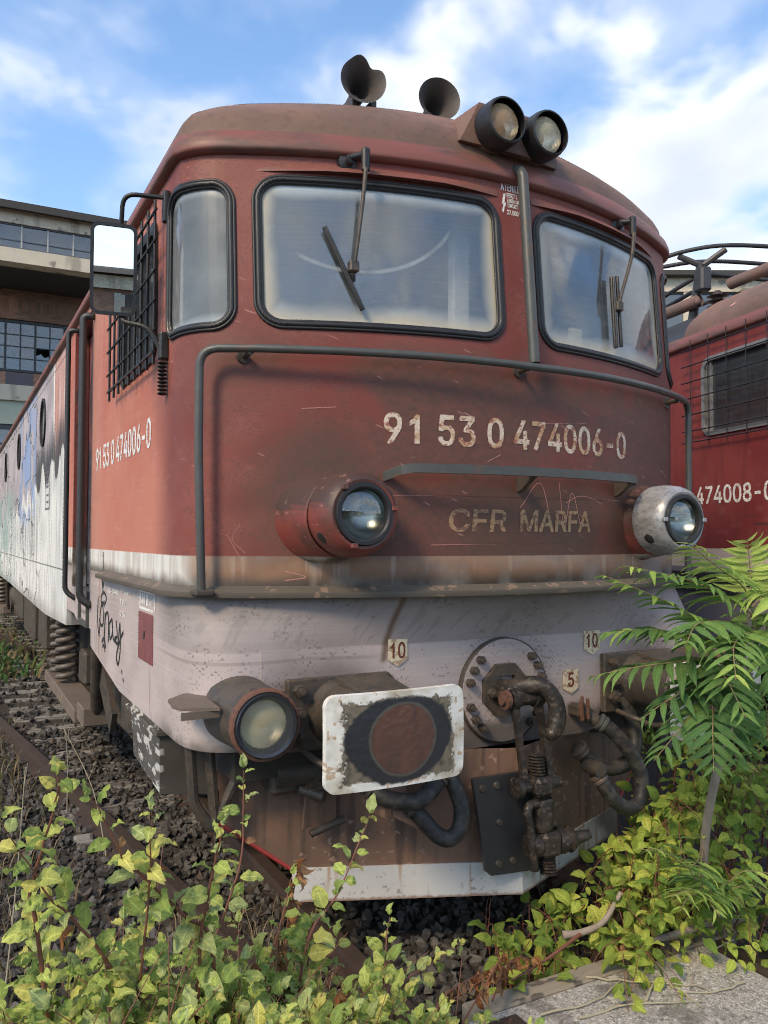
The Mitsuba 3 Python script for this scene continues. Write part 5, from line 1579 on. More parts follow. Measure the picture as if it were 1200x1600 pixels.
def scatter(n, area, size, hue, seed, name, label, cat):
    r = np.random.default_rng(seed)
    V, F, Cc, at = [], [], [], 0
    for _ in range(n):
        x, y = area(r)
        v, f = stones[r.integers(len(stones))]
        R = trimesh.transformations.random_rotation_matrix(r.random(3))[:3, :3]
        s = size * r.uniform(0.6, 1.5)
        q = (v @ R.T) * s
        zz = float(gz(x, y)) + s * r.uniform(-0.1, 0.9)
        V.append(q + [x, y, zz])
        F.append(f + at)
        at += len(v)
        Cc.append(np.repeat([[r.random(), 0.5]], len(v), 0))
    v, f, c = np.vstack(V), np.vstack(F), np.vstack(Cc)
    # flat-shaded stones: every triangle its own vertices
    m = trimesh.Trimesh(v[f].reshape(-1, 3), np.arange(len(f) * 3).reshape(-1, 3), process=False)
    key = newkey(name)
    scene[key] = mikit.ply(m, 'm_stone', smooth=False, uv=c[f].reshape(-1, 2))
    labels[key] = {'kind': 'stuff', 'label': label, 'category': cat}


DARK = [(0.060, 0.056, 0.054), (0.085, 0.078, 0.072), (0.045, 0.042, 0.041), (0.11, 0.095, 0.085)]


def a_near(r):
    return r.uniform(-2.6, 1.3), 2.75 + 6.2 * r.random() ** 1.3


def a_far(r):
    return r.uniform(-3.6, 0.4), 8.5 + 14 * r.random() ** 1.4


scatter(11000, a_near, 0.031, DARK, 5, 'ballast', 'dark crushed stone ballast between and beside the rails', 'ballast')
scatter(3500, a_far, 0.042, DARK + [(0.13, 0.12, 0.10)], 6, 'ballast', 'darker far ballast along the locomotive towards the workshop', 'ballast')

# ------------------------------------------------------------------ workshop buildings


def workshop():
    w = thing('workshop_building', 'old brick workshop with cream canopy and steel windows, left of the locomotive', 'building')
    Y, YW = 24.0, 26.6
    X0, X1 = -14.0, 5.0
    obj('roof', [b2(X0, X1, Y - 0.25, Y + 12, 10.66, 10.78), b2(X0, X1, Y - 0.30, Y - 0.25, 10.60, 10.80)], 'm_bitumen', w, False)
    obj('fascia', b2(X0, X1, Y, Y + 0.3, 10.31, 10.66), 'm_plaster', w, False)
    obj('canopy', [b2(X0, X1, Y - 0.10, Y + 0.4, 9.22, 9.60), b2(X0, X1, Y + 0.4, YW + 6, 9.30, 9.60)], 'm_plaster', w, False)
    obj('canopy_lining', b2(X0, X1, Y + 0.35, YW, 9.22, 9.30), 'm_bitumen', w, False)
    obj('brick_wall', [b2(X0, X1, YW, YW + 0.4, 8.34, 9.25), b2(X0, X1, YW + 0.001, YW + 0.4, 6.36, 6.75), b2(4.2, X1, YW, YW + 0.4, 6.75, 8.34)], 'm_brick', w, False)
    obj('lintel_band', b2(X0, X1, YW - 0.12, YW + 0.3, 5.90, 6.36), 'm_plaster', w, False)
    obj('lower_wall', [b2(X0, X1, YW, YW + 0.4, 5.2, 5.90), b2(X0, -2.0, YW, YW + 0.4, 0.0, 5.2), b2(-0.6, X1, YW, YW + 0.4, 0, 5.2), b2(-2.0, -0.6, YW, YW + 0.4, -0.3, 2.6)], 'm_green_wall', w, False)
    obj('back_wall', b2(X0, X1, YW + 5, YW + 5.3, -0.3, 10.6), 'm_dark_brown', w, False)
    for x0 in np.arange(-9.1, 4.0, 1.35 * 2):
        obj('infill_panel', b2(x0, x0 + 0.75, YW - 0.02, YW, 6.38, 6.74), 'm_panel_grey', w, False)
    r = random.Random(3)
    # clerestory strip
    px = np.arange(X0, X1, 0.66)
    fr = obj('clerestory_window', [b2(X0, X1, Y + 0.04, Y + 0.10, 9.60, 9.66), b2(X0, X1, Y + 0.04, Y + 0.10, 10.26, 10.31), b2(X0, X1, Y + 0.05, Y + 0.08, 9.84, 9.862)], 'm_dark_frame', w, False)
    for x in px:
        if x < -6:
            continue
        obj('mullion', b2(x - 0.018, x + 0.018, Y + 0.03, Y + 0.09, 9.66, 10.26), 'm_light_frame', fr, False)
        obj('pane', b2(x + 0.02, x + 0.64, Y + 0.07 + r.uniform(-0.006, 0.006), Y + 0.078, 9.665, 10.255), 'm_pane_grey', fr, False)
    # steel framed factory windows
    z0, z1 = 6.78, 8.32
    for k, xw in enumerate(np.arange(-9.4, 4.0, 2.52)):
        cols = 6
        wd = 2.46 / cols
        win = obj('factory_window', [b2(xw, xw + 2.46, YW + 0.05, YW + 0.12, z0, z0 + 0.06), b2(xw, xw + 2.46, YW + 0.05, YW + 0.12, z1 - 0.08, z1), b2(xw - 0.05, xw + 0.03, YW + 0.02, YW + 0.14, z0, z1), b2(xw + 2.43, xw + 2.5, YW + 0.02, YW + 0.14, z0, z1)], 'm_dark_frame', w, False)
        if xw + 2.5 < -3.5:
            n_rows = 4
        for i in range(cols + 1):
            obj('bar', b2(xw + i * wd - (0.03 if i % 2 == 0 else 0.015), xw + i * wd + (0.03 if i % 2 == 0 else 0.015), YW + 0.04, YW + 0.10, z0 + 0.06, z1 - 0.08), 'm_dark_frame', win, False)
        for i in range(1, 4):
            zz = z0 + 0.06 + i * (z1 - z0 - 0.14) / 4
            obj('bar', b2(xw, xw + 2.46, YW + 0.045, YW + 0.095, zz - 0.015, zz + 0.015), 'm_dark_frame', win, False)
        for i in range(cols):
            for jz in range(4):
                h = (z1 - z0 - 0.14) / 4
                xa, za = xw + i * wd + 0.02, z0 + 0.06 + jz * h + 0.012
                broken = (abs(xa - (-0.10)) < wd * 0.5 and jz == 1) or r.random() < 0.05
                if broken and r.random() < 0.5:
                    continue
                sh = sbox(xa, za, xa + wd - 0.04, za + h - 0.024)
                if broken:
                    sh = Polygon([(xa, za), (xa + wd - 0.04, za), (xa + wd - 0.04, za + h * 0.35), (xa + wd * 0.6, za + h * 0.2), (xa + wd * 0.35, za + h * 0.5), (xa, za + h * 0.3)])
                t = r.uniform(-0.008, 0.008)
                m = prism(sh, 'y', YW + 0.066, YW + 0.072)
                v = m.vertices
                v[:, 1] += (v[:, 2] - za) * t + (v[:, 0] - xa) * r.uniform(-0.01, 0.01)
                m.vertices = v
                obj('pane', m, 'm_pane_grey', win, False)
    lw = obj('lower_window', [b2(-2.0, -0.6, YW + 0.05, YW + 0.12, 5.05, 5.2), b2(-2.0, -1.9, YW + 0.05, YW + 0.12, 2.6, 5.05), b2(-0.7, -0.6, YW + 0.05, YW + 0.12, 2.6, 5.05)] + [b2(-1.9, -0.7, YW + 0.06, YW + 0.10, z, z + 0.04) for z in (3.4, 3.8, 4.2, 4.6)], 'm_dark_frame', w, False)
    obj('pane', b2(-1.9, -0.7, YW + 0.11, YW + 0.115, 2.6, 5.05), 'm_pane_grey', lw, False)


def far_hall():
    """faces the yard squarely; built about the yard's corner and turned into place"""
    global XFORM
    M = trimesh.transformations.rotation_matrix(-YAW, (0, 0, 1))
    M[:3, 3] = [-2.39, 0, 0]
    XFORM = T(M.tolist())
    w = thing('workshop_building', 'cream workshop with flat dark roof edge, behind the pantograph', 'building')
    Y, Z1, X0, X1 = 29.0, 11.15, 7.0, 27.0
    obj('roof', [b2(X0, X1, Y - 0.4, Y + 10, Z1, Z1 + 0.16)], 'm_bitumen', w, False)
    obj('fascia', b2(X0, X1, Y - 0.05, Y + 0.3, Z1 - 0.50, Z1), 'm_plaster', w, False)
    obj('wall', [b2(X0, X1, Y + 0.0, Y + 0.3, -0.3, Z1 - 2.4)], 'm_plaster', w, False)
    for k, x in enumerate(np.arange(X0 - 0.35, X1 - 2.0, 2.0)):
        obj('pillar', b2(x, x + 0.45, Y - 0.02, Y + 0.3, Z1 - 2.4, Z1 - 0.50), 'm_plaster', w, False)
        f = obj('window', [b2(x + 0.45, x + 2.0, Y + 0.05, Y + 0.10, Z1 - 0.58, Z1 - 0.50), b2(x + 1.2, x + 1.25, Y + 0.05, Y + 0.1, Z1 - 2.4, Z1 - 0.58)], 'm_dark_frame', w, False)
        for i in range(2):
            obj('pane', b2(x + 0.45 + i * 0.78, x + 1.2 + i * 0.78, Y + 0.07, Y + 0.076, Z1 - 2.4, Z1 - 0.58), 'm_pane_grey', f, False)
    obj('back_wall', b2(X0, X1, Y + 4, Y + 4.3, -0.3, Z1), 'm_dark_brown', w, False)
    XFORM = None


scene['m_pane_grey'] = {'type': 'blendbsdf', 'weight': 0.25, 'a': {'type': 'thindielectric', 'int_ior': 3.4}, 'b': {'type': 'twosided', 'nested': principled((0.17, 0.19, 0.20), 0.3)}}
workshop()
far_hall()


def hall_behind():
    """stands behind the camera and shows in the wing mirror"""
    w = thing('workshop_building', 'grey depot hall behind the camera, seen only in the wing mirror', 'building')
    obj('wall', b2(-40, 26, -42.3, -42, -0.4, 6.2), 'm_brick', w, False)
    obj('roof', prism(Polygon([(-41, 6.2), (-42.0, 6.5), (-50, 7.2), (-58, 6.5), (-58, 6.2)]), 'x', -40, 26), 'm_bitumen', w, False)
    obj('cornice', b2(-40, 26, -42.0, -41.6, 5.4, 6.1), 'm_plaster', w, False)
    for x in np.arange(-37, 24, 5.0):
        obj('window', b2(x, x + 3.2, -42.0, -41.95, 2.0, 5.2), 'm_pane_grey', w, False)


hall_behind()

# ------------------------------------------------------------------ plants
def leaf_geo(L, W, seed, fold=0.35, droop=0.5, wav=0.10, rows=7, tip=1.0, col=0):
    """a folded, drooping leaf from the origin along +x, its face up; returns (mesh, uv): u = colour number + place across the blade, v = along it"""
    r = np.random.default_rng(seed)
    t = np.linspace(0, 1, rows)
    w = W / 2 * np.sin(np.pi * np.clip(t ** 0.75, 0, 1)) ** 0.8 * (1 - 0.25 * t * tip)
    w[0] = W * 0.03
    w[-1] = 0.0005
    bend = droop * t * t
    cx, cz = np.zeros(rows), np.zeros(rows)
    for i in range(1, rows):
        a = -bend[i] + 0.12
        cx[i] = cx[i - 1] + L / (rows - 1) * math.cos(a)
        cz[i] = cz[i - 1] + L / (rows - 1) * math.sin(a)
    V, UV = [], []
    for i in range(rows):
        for s in (-1, -0.55, 0, 0.55, 1):
            u = w[i] * s
            z = cz[i] + fold * abs(u) - 0.6 * fold * (abs(s) > 0.9) * abs(u) * 0.5 + (r.normal() * wav * W * 0.16 if abs(s) > 0.5 else 0)
            V.append((cx[i] + (r.normal() * 0.010 * L if abs(s) == 1 else 0), u, z))
            UV.append((col + 0.5 + 0.45 * s, t[i]))
    F = []
    for i in range(rows - 1):
        for k in range(4):
            a, b, c, d = i * 5 + k, i * 5 + k + 1, (i + 1) * 5 + k + 1, (i + 1) * 5 + k
            F += [(a, d, c), (a, c, b)]
    return trimesh.Trimesh(np.array(V), np.array(F), process=False), np.array(UV)


leaf_kinds = 0


def leaf_kind(*a, m='m_leaf', **k):
    """one leaf as a shape group that the plants' leaves are instances of"""
    global leaf_kinds
    g, uv = leaf_geo(*a, **k)
    name = f'leaf_kind_{leaf_kinds:02d}'
    leaf_kinds += 1
    scene[name] = {'type': 'shapegroup', 'leaf': mikit.ply(g, m, smooth=True, uv=uv)}
    return {'type': 'instance', 'group': {'type': 'ref', 'id': name}}, g, uv


def orient(p, d, up, roll, s):
    """matrix: origin at p, +x along d, +z near up, turned by roll about d, scaled by s"""
    d = np.asarray(d, float) / np.linalg.norm(d)
    y = np.cross(up, d)
    y /= np.linalg.norm(y) + 1e-9
    z = np.cross(d, y)
    c, q = math.cos(roll), math.sin(roll)
    y, z = y * c + z * q, z * c - y * q
    M = np.eye(4)
    M[:3, 0], M[:3, 1], M[:3, 2], M[:3, 3] = d * s, y * s, z * s, p
    return M


SHRUB = [leaf_kind(0.072, 0.047, 10 + i, fold=0.30 + 0.12 * (i % 3), droop=0.5 + 0.35 * (i % 4), wav=0.7, rows=9, col=i % 6) for i in range(18)]
CREEP = [leaf_kind(0.098, 0.060, 40 + i, fold=0.22, droop=0.6 + 0.3 * (i % 3), wav=0.35, rows=8, col=6 + i % 5) for i in range(15)]
AIL = [leaf_kind(0.150, 0.036, 70 + i, fold=0.45, droop=0.35 + 0.4 * (i % 2), wav=0.3, rows=8, tip=1.6, col=11 + i // 2) for i in range(10)]
DEAD = [leaf_kind(0.055, 0.026, 90 + i, fold=1.1, droop=1.3, wav=1.4, rows=7, col=16 + i, m='m_leaf_dead') for i in range(4)]


def shrub(label, stems, seed, ply, group=None, leaf=1.0, gap=0.026, first=0.24, name='shrub', twig='m_twig_red', r0=0.0036, dead=0.015, cap=299, petiole=0.012, side=0.0):
    """stems: polylines from the ground up; leaves stand alternately along them"""
    r = np.random.default_rng(seed)
    key = thing(name, label, 'shrub' if name == 'shrub' else 'creeper', group)
    n = 0
    spots = []
    for st in stems:
        p = smooth_path(st, 7)
        p = p + np.cumsum(r.normal(size=p.shape) * 0.0016, 0) * np.linspace(0, 1, len(p))[:, None]
        L = np.linalg.norm(np.diff(p, axis=0), axis=1).sum()
        obj('stem', tube(p, np.linspace(r0 * (0.7 + 0.9 * L), r0 * 0.32, len(p)), 6), twig, key, True)
        cum = np.concatenate([[0], np.cumsum(np.linalg.norm(np.diff(p, axis=0), axis=1))])
        a = r.uniform(0, 6.28)
        s = L * first
        while s < L:
            q = np.array([np.interp(s, cum, p[:, k]) for k in range(3)])
            e = np.array([np.interp(min(s + 0.02, L), cum, p[:, k]) for k in range(3)]) - np.array([np.interp(s - 0.02, cum, p[:, k]) for k in range(3)])
            e /= np.linalg.norm(e) + 1e-9
            a += 2.4 + r.normal() * 0.3
            u, v, _ = frame(e)
            d = u * math.cos(a) + v * math.sin(a) + e * 0.45 + np.array([0, 0, 0.15]) - np.array([0, 0, 0.35]) * r.random()
            spots.append((q, d, s / L))
            s += gap * r.uniform(0.55, 1.6)
        spots.append((p[-1], p[-1] - p[-3], 1.0))
        spots.append((p[-1], p[-1] - p[-3] + np.array([0.0, 0.0, 0.01]), 0.9))
    for k in range(5):                                     # bare thin twigs between the leafy stems
        st = stems[r.integers(len(stems))]
        q = np.array(st[1]) + r.normal(size=3) * 0.03
        e = np.array([r.normal() * 0.16, r.normal() * 0.12, r.uniform(0.12, 0.42)])
        obj('stem', tube(smooth_path([q, q + e * 0.5 + r.normal(size=3) * 0.02, q + e], 4), np.linspace(0.0022, 0.0009, 9), 5), twig, key, True)
    if len(spots) > cap:
        spots = [spots[i] for i in sorted(r.choice(len(spots), cap, replace=False))]
    for q, d, t in spots:
        d = d / np.linalg.norm(d)
        if r.random() < dead:
            pl = DEAD[r.integers(len(DEAD))][0]
        else:
            pl = ply[r.integers(len(ply))][0]
        sc = leaf * r.uniform(0.60, 1.25) * (1.0 - 0.45 * max(0, t - 0.75) / 0.25)
        M = orient(q + d * petiole * sc, d, np.array([r.normal() * 0.35 - 0.25, r.normal() * 0.35 - 0.35, 1.0]), r.normal() * 0.35, sc)
        put('leaf', pl, key, T(M.tolist()))
    return key


def fan(root, n, h, spread, seed, lean=(0, 0)):
    """n random stems out of one root"""
    r = np.random.default_rng(seed)
    out = []
    for k in range(n):
        a = 2 * math.pi * (k + r.uniform(-0.3, 0.3)) / n
        hh, sp = h * r.uniform(0.55, 1.1), spread * r.uniform(0.4, 1.1)
        e = np.array([math.cos(a) * sp + lean[0], math.sin(a) * sp + lean[1], hh])
        out.append([np.array(root), np.array(root) + e * [0.25, 0.25, 0.42], np.array(root) + e * [0.62, 0.62, 0.78], np.array(root) + e])
    return out


G = -0.2
# stems of the photograph's bush, from their roots in the ballast
shrub('leafy yellow green shrub at the bottom left corner with one thick brown diagonal branch',
      [[(-1.93, 2.2, G), (-1.95, 2.12, 0.45), (-2.001, 2.10, 0.722), (-2.059, 2.07, 0.856), (-2.136, 2.04, 0.973), (-2.181, 2.01, 1.037), (-2.279, 1.95, 1.23)],
       [(-2.10, 2.2, 0.2), (-2.19, 2.12, 0.9), (-2.213, 2.1, 1.01), (-2.186, 2.05, 1.139), (-2.161, 2.0, 1.265), (-2.169, 1.95, 1.319)],
       [(-1.95, 2.2, 0.1), (-1.97, 2.12, 0.6), (-1.963, 2.1, 0.743), (-1.962, 2.025, 1.018), (-1.977, 1.95, 1.216)]] + fan((-2.0, 2.12, 0.30), 7, 0.45, 0.20, 3), 101, SHRUB, 'yellow green shrubs in the foreground', gap=0.021)
shrub('shrub behind the thick branch, its three upright shoots ending over the dark ballast',
      [[(-1.72, 2.25, G), (-1.76, 2.15, 0.5), (-1.78, 2.1, 0.81), (-1.854, 2.07, 0.903), (-1.956, 2.04, 1.027), (-2.0, 2.01, 1.083), (-2.05, 1.98, 1.197), (-2.076, 1.95, 1.26)],
       [(-1.78, 2.2, 0.0), (-1.812, 2.1, 0.738), (-1.803, 2.05, 0.947), (-1.787, 2.0, 1.103), (-1.79, 1.95, 1.16)]] + fan((-1.80, 2.15, 0.24), 7, 0.50, 0.22, 5), 102, SHRUB, 'yellow green shrubs in the foreground', gap=0.021)
shrub('shrub with one tall thin shoot of small leaves below the round marker lamp',
      [[(-1.80, 2.42, G), (-1.79, 2.33, 0.30), (-1.774, 2.3, 0.567), (-1.69, 2.312, 0.754), (-1.631, 2.325, 0.918), (-1.615, 2.338, 1.041), (-1.615, 2.35, 1.167)],
       [(-1.62, 2.4, G), (-1.58, 2.33, 0.4), (-1.55, 2.3, 0.619), (-1.502, 2.325, 0.746), (-1.473, 2.35, 0.830)]] + fan((-1.62, 2.33, 0.10), 8, 0.52, 0.22, 7), 103, SHRUB, 'yellow green shrubs in the foreground', leaf=0.92, gap=0.022)
shrub('shrub with a leafy shoot standing in front of the white apron blade',
      [[(-1.50, 2.4, G), (-1.47, 2.32, 0.35), (-1.43, 2.3, 0.647), (-1.329, 2.317, 0.752), (-1.245, 2.333, 0.907), (-1.21, 2.35, 0.965)],
       [(-1.30, 2.4, G), (-1.20, 2.32, 0.3), (-1.171, 2.3, 0.492), (-1.147, 2.325, 0.600), (-1.129, 2.35, 0.640)],
       [(-1.45, 2.4, 0.0), (-1.40, 2.35, 0.55), (-1.36, 2.36, 0.70)]] + fan((-1.40, 2.32, 0.06), 9, 0.50, 0.24, 9), 104, SHRUB, 'yellow green shrubs in the foreground', gap=0.020)
shrub('low shrub at the bottom edge between the thick branch and the rail',
      fan((-1.72, 1.98, 0.25), 10, 0.42, 0.26, 11) + fan((-1.50, 2.05, 0.15), 8, 0.36, 0.26, 12), 105, SHRUB, 'yellow green shrubs in the foreground', gap=0.020)
shrub('low shrub filling the bottom left corner under the branch',
      fan((-2.08, 1.95, 0.28), 11, 0.40, 0.26, 13) + fan((-2.22, 2.35, 0.1), 6, 0.50, 0.22, 14), 106, SHRUB, 'yellow green shrubs in the foreground', gap=0.020)
shrub('small shrub beside the rail at the bottom middle of the photo',
      fan((-1.22, 2.12, 0.05), 10, 0.36, 0.22, 15) + [[(-1.2, 2.3, G), (-1.126, 2.3, 0.38), (-0.99, 2.325, 0.45), (-0.86, 2.35, 0.47)]], 107, SHRUB, 'yellow green shrubs in the foreground', gap=0.020)
shrub('sparse young shrub standing against the branching rail',
      fan((-2.05, 2.75, G), 7, 0.86, 0.25, 21) + fan((-1.65, 2.85, G), 6, 0.62, 0.22, 22), 108, SHRUB, 'yellow green shrubs in the foreground', gap=0.034, leaf=0.9)


shrub('dense low shrub in front of the rail, right of the thick branch', fan((-1.45, 1.92, 0.22), 10, 0.36, 0.24, 31) + fan((-1.32, 2.32, 0.0), 8, 0.42, 0.22, 32), 109, SHRUB, 'yellow green shrubs in the foreground', gap=0.020)
shrub('dense low shrub at the very bottom left of the photo', fan((-1.95, 1.80, 0.42), 10, 0.32, 0.24, 33) + fan((-1.70, 1.82, 0.36), 9, 0.32, 0.24, 34), 110, SHRUB, 'yellow green shrubs in the foreground', gap=0.020)
shrub('low shrub behind the others, over the branching rail', fan((-1.95, 2.45, 0.0), 9, 0.62, 0.26, 35) + fan((-1.75, 2.62, -0.1), 8, 0.52, 0.26, 36), 111, SHRUB, 'yellow green shrubs in the foreground', gap=0.022)


shrub('dense shrub at the bottom edge below the white blade', fan((-1.35, 2.02, 0.16), 11, 0.34, 0.30, 41) + fan((-1.08, 1.98, 0.10), 9, 0.34, 0.26, 42), 112, SHRUB, 'yellow green shrubs in the foreground', gap=0.019, leaf=1.05)
shrub('dense shrub left of the thick branch, over the bottom left corner', fan((-2.15, 2.05, 0.40), 11, 0.44, 0.26, 43) + fan((-1.88, 2.0, 0.36), 10, 0.40, 0.28, 44), 113, SHRUB, 'yellow green shrubs in the foreground', gap=0.019, leaf=1.05)
shrub('dense shrub between the tall thin shoot and the rail', fan((-1.62, 2.15, 0.14), 11, 0.48, 0.26, 45) + fan((-1.78, 2.05, 0.22), 10, 0.46, 0.26, 46), 114, SHRUB, 'yellow green shrubs in the foreground', gap=0.019, leaf=1.05)


for k, (x, y, z, h, lab) in enumerate(((-2.05, 1.88, 0.46, 0.34, 'leafy shrub tops in the bottom left corner of the photo, lowest of all'), (-1.78, 1.92, 0.34, 0.36, 'leafy shrub at the bottom edge, just right of the thick branch'),
                                        (-1.55, 2.05, 0.20, 0.40, 'leafy shrub in the middle of the thicket, below the tall thin shoot'), (-1.28, 2.12, 0.10, 0.36, 'leafy shrub in front of the withered branch'),
                                        (-1.92, 2.28, 0.22, 0.50, 'leafy shrub behind the thick branch, left of the tall thin shoot'), (-2.20, 2.20, 0.34, 0.46, 'leafy shrub at the left edge, behind the branch tip'), (-1.05, 2.10, 0.02, 0.34, 'leafy shrub nearest the steel plate'))):
    shrub(lab, fan((x, y, z), 12, h, 0.30, 50 + k) + fan((x + 0.1, y + 0.06, z - 0.05), 9, h * 0.9, 0.26, 60 + k), 120 + k, SHRUB, 'yellow green shrubs in the foreground', gap=0.017, leaf=0.95)


def tree():
    key = thing('tree', 'young tree with thin grey trunk and feathery leaves before the right buffer', 'tree')
    tp = smooth_path([(0.86, 2.86, -0.12), (0.811, 2.82, 0.113), (0.789, 2.78, 0.259), (0.730, 2.70, 0.538), (0.706, 2.62, 0.791), (0.695, 2.54, 1.032), (0.688, 2.48, 1.238), (0.692, 2.44, 1.430), (0.700, 2.42, 1.60)], 6)
    rr = np.interp(np.linspace(0, 1, len(tp)), [0, 0.1, 0.5, 1], [0.027, 0.022, 0.019, 0.009])
    obj('trunk', tube(tp, rr, 12), 'm_twig_grey', key, True)
    fr = [
        ([(0.690, 2.42, 1.55), (0.689, 2.42, 1.713), (0.645, 2.40, 1.846)], 4, 0.85, 11), ([(0.688, 2.43, 1.57), (0.613, 2.40, 1.646), (0.338, 2.30, 1.735), (0.114, 2.25, 1.833)], 3, 0.9, 13),
        ([(0.69, 2.43, 1.50), (0.644, 2.40, 1.536), (0.267, 2.35, 1.670), (-0.047, 2.40, 1.739)], 2, 0.95, 14), ([(0.69, 2.44, 1.44), (0.472, 2.40, 1.462), (0.123, 2.40, 1.607), (-0.087, 2.50, 1.701)], 2, 0.85, 13),
        ([(0.69, 2.46, 1.40), (0.476, 2.42, 1.42), (0.20, 2.50, 1.468), (0.045, 2.62, 1.452)], 1, 1.12, 18), ([(0.69, 2.46, 1.34), (0.398, 2.42, 1.344), (0.153, 2.50, 1.324), (-0.004, 2.65, 1.271)], 1, 1.12, 14),
        ([(0.69, 2.50, 1.24), (0.435, 2.42, 1.262), (0.19, 2.40, 1.207), (0.065, 2.45, 1.12)], 0, 1.0, 11), ([(0.69, 2.52, 1.15), (0.434, 2.42, 1.195), (0.205, 2.35, 1.113), (0.037, 2.35, 0.987)], 0, 1.0, 11),
        ([(0.69, 2.48, 1.22), (0.465, 2.42, 1.219), (0.248, 2.25, 1.128), (0.191, 2.20, 0.96)], 0, 1.05, 13), ([(0.69, 2.44, 1.44), (0.560, 2.30, 1.47), (0.254, 2.15, 1.449), (0.135, 2.05, 1.336)], 2, 1.0, 12),
        ([(0.69, 2.47, 1.32), (0.451, 2.40, 1.343), (0.284, 2.20, 1.282), (0.248, 2.10, 1.180)], 1, 1.0, 12), ([(0.69, 2.43, 1.52), (0.72, 2.40, 1.58), (0.80, 2.35, 1.603), (0.893, 2.30, 1.52)], 3, 1.0, 11),
        ([(0.69, 2.44, 1.45), (0.63, 2.35, 1.468), (0.529, 2.20, 1.415), (0.486, 2.10, 1.262)], 1, 1.0, 12), ([(0.69, 2.43, 1.56), (0.76, 2.42, 1.64), (0.889, 2.45, 1.709), (1.184, 2.50, 1.733)], 3, 0.95, 13),
        ([(0.69, 2.44, 1.48), (0.40, 2.32, 1.51), (0.112, 2.20, 1.524), (-0.04, 2.12, 1.464)], 1, 0.9, 11), ([(0.69, 2.48, 1.26), (0.66, 2.38, 1.22), (0.597, 2.28, 1.162), (0.569, 2.25, 1.020)], 1, 1.0, 11),
        ([(0.69, 2.45, 1.40), (0.76, 2.46, 1.46), (0.864, 2.50, 1.505), (1.085, 2.50, 1.422)], 2, 1.0, 12), ([(0.69, 2.47, 1.33), (0.78, 2.48, 1.36), (0.90, 2.50, 1.33), (1.02, 2.48, 1.20)], 1, 1.0, 11),
        ([(0.69, 2.43, 1.55), (0.60, 2.30, 1.62), (0.50, 2.18, 1.63), (0.43, 2.08, 1.55)], 3, 0.9, 11), ([(0.70, 2.50, 1.18), (0.62, 2.42, 1.14), (0.50, 2.36, 1.08), (0.44, 2.30, 0.94)], 0, 0.95, 10),
    ]
    low = [([(0.770, 2.76, 0.36), (0.383, 2.50, 0.464), (0.147, 2.40, 0.604), (-0.04, 2.35, 0.660)], 3, 0.75, 9), ([(0.775, 2.77, 0.30), (0.516, 2.50, 0.331), (0.289, 2.40, 0.426), (0.12, 2.35, 0.455)], 3, 0.75, 9),
           ([(0.78, 2.77, 0.28), (0.516, 2.50, 0.345), (0.399, 2.40, 0.353), (0.395, 2.35, 0.317)], 2, 0.75, 8), ([(0.77, 2.76, 0.33), (0.575, 2.50, 0.347), (0.594, 2.40, 0.442), (0.71, 2.35, 0.43)], 2, 0.85, 10),
           ([(0.77, 2.76, 0.32), (0.458, 2.50, 0.356), (0.27, 2.40, 0.399), (0.168, 2.35, 0.382)], 3, 0.7, 8), ([(0.76, 2.75, 0.40), (0.439, 2.50, 0.40), (0.254, 2.40, 0.56), (0.165, 2.35, 0.69)], 1, 0.75, 9),
           ([(0.77, 2.76, 0.30), (0.60, 2.50, 0.333), (0.63, 2.40, 0.38), (0.71, 2.35, 0.345)], 2, 0.8, 9)]
    r = np.random.default_rng(77)
    made = 0
    for pts, tone, size, pairs in sorted(fr, key=lambda q: q[0][-1][1]) + low:
        p = smooth_path(pts, 7)
        L = np.linalg.norm(np.diff(p, axis=0), axis=1)
        cum = np.concatenate([[0], np.cumsum(L)])
        f = obj('frond', tube(p, np.linspace(0.0042, 0.0016, len(p)), 5), 'm_rachis', key, True)
        rest = []
        for k in range(pairs):
            s = cum[-1] * (0.22 + 0.78 * (k + 0.5) / pairs)
            q = np.array([np.interp(s, cum, p[:, j]) for j in range(3)])
            e = np.array([np.interp(min(s + 0.02, cum[-1]), cum, p[:, j]) for j in range(3)]) - np.array([np.interp(s - 0.02, cum, p[:, j]) for j in range(3)])
            e /= np.linalg.norm(e)
            side = np.cross(e, [0, 0, 1.0])
            side /= np.linalg.norm(side) + 1e-9
            if abs(e[2]) > 0.85:
                side = np.cross(e, [-0.5, -0.85, 0.0])
                side /= np.linalg.norm(side)
            up = np.cross(side, e)
            t = (k + 0.5) / pairs
            sc = size * (0.62 + 0.75 * math.sin(math.pi * min(1, 0.22 + 0.78 * t)) ** 0.7 - 0.25 * t)
            for sg in (-1, 1):
                d = side * sg + e * (0.35 + 0.45 * t) - np.array([0, 0, 0.22 + 0.2 * r.random()]) + r.normal(size=3) * 0.08
                tn = min(4, max(0, tone + (1 if t > 0.8 and r.random() < 0.8 else 0) + (1 if r.random() < 0.2 else 0)))
                i = tn * 2 + int(r.integers(2))
                M = orient(q, d, up + r.normal(size=3) * 0.15, r.normal() * 0.2, sc * r.uniform(0.85, 1.1))
                if made < 298:
                    put('leaflet', AIL[i][0], f, T(M.tolist()))
                    made += 1
                else:
                    rest.append((i, M))
        # the leaflet at the tip
        if rest:
            V, F, C, at = [], [], [], 0
            for i, M in rest:
                g, c = AIL[i][1], AIL[i][2]
                V.append(g.vertices @ M[:3, :3].T + M[:3, 3])
                F.append(g.faces + at)
                C.append(c)
                at += len(g.vertices)
            kk = newkey(f + '__leaflets')
            scene[kk] = mikit.ply(trimesh.Trimesh(np.vstack(V), np.vstack(F), process=False), 'm_leaf', smooth=True, uv=np.vstack(C))
            labels[kk] = {'kind': 'stuff'}


tree()


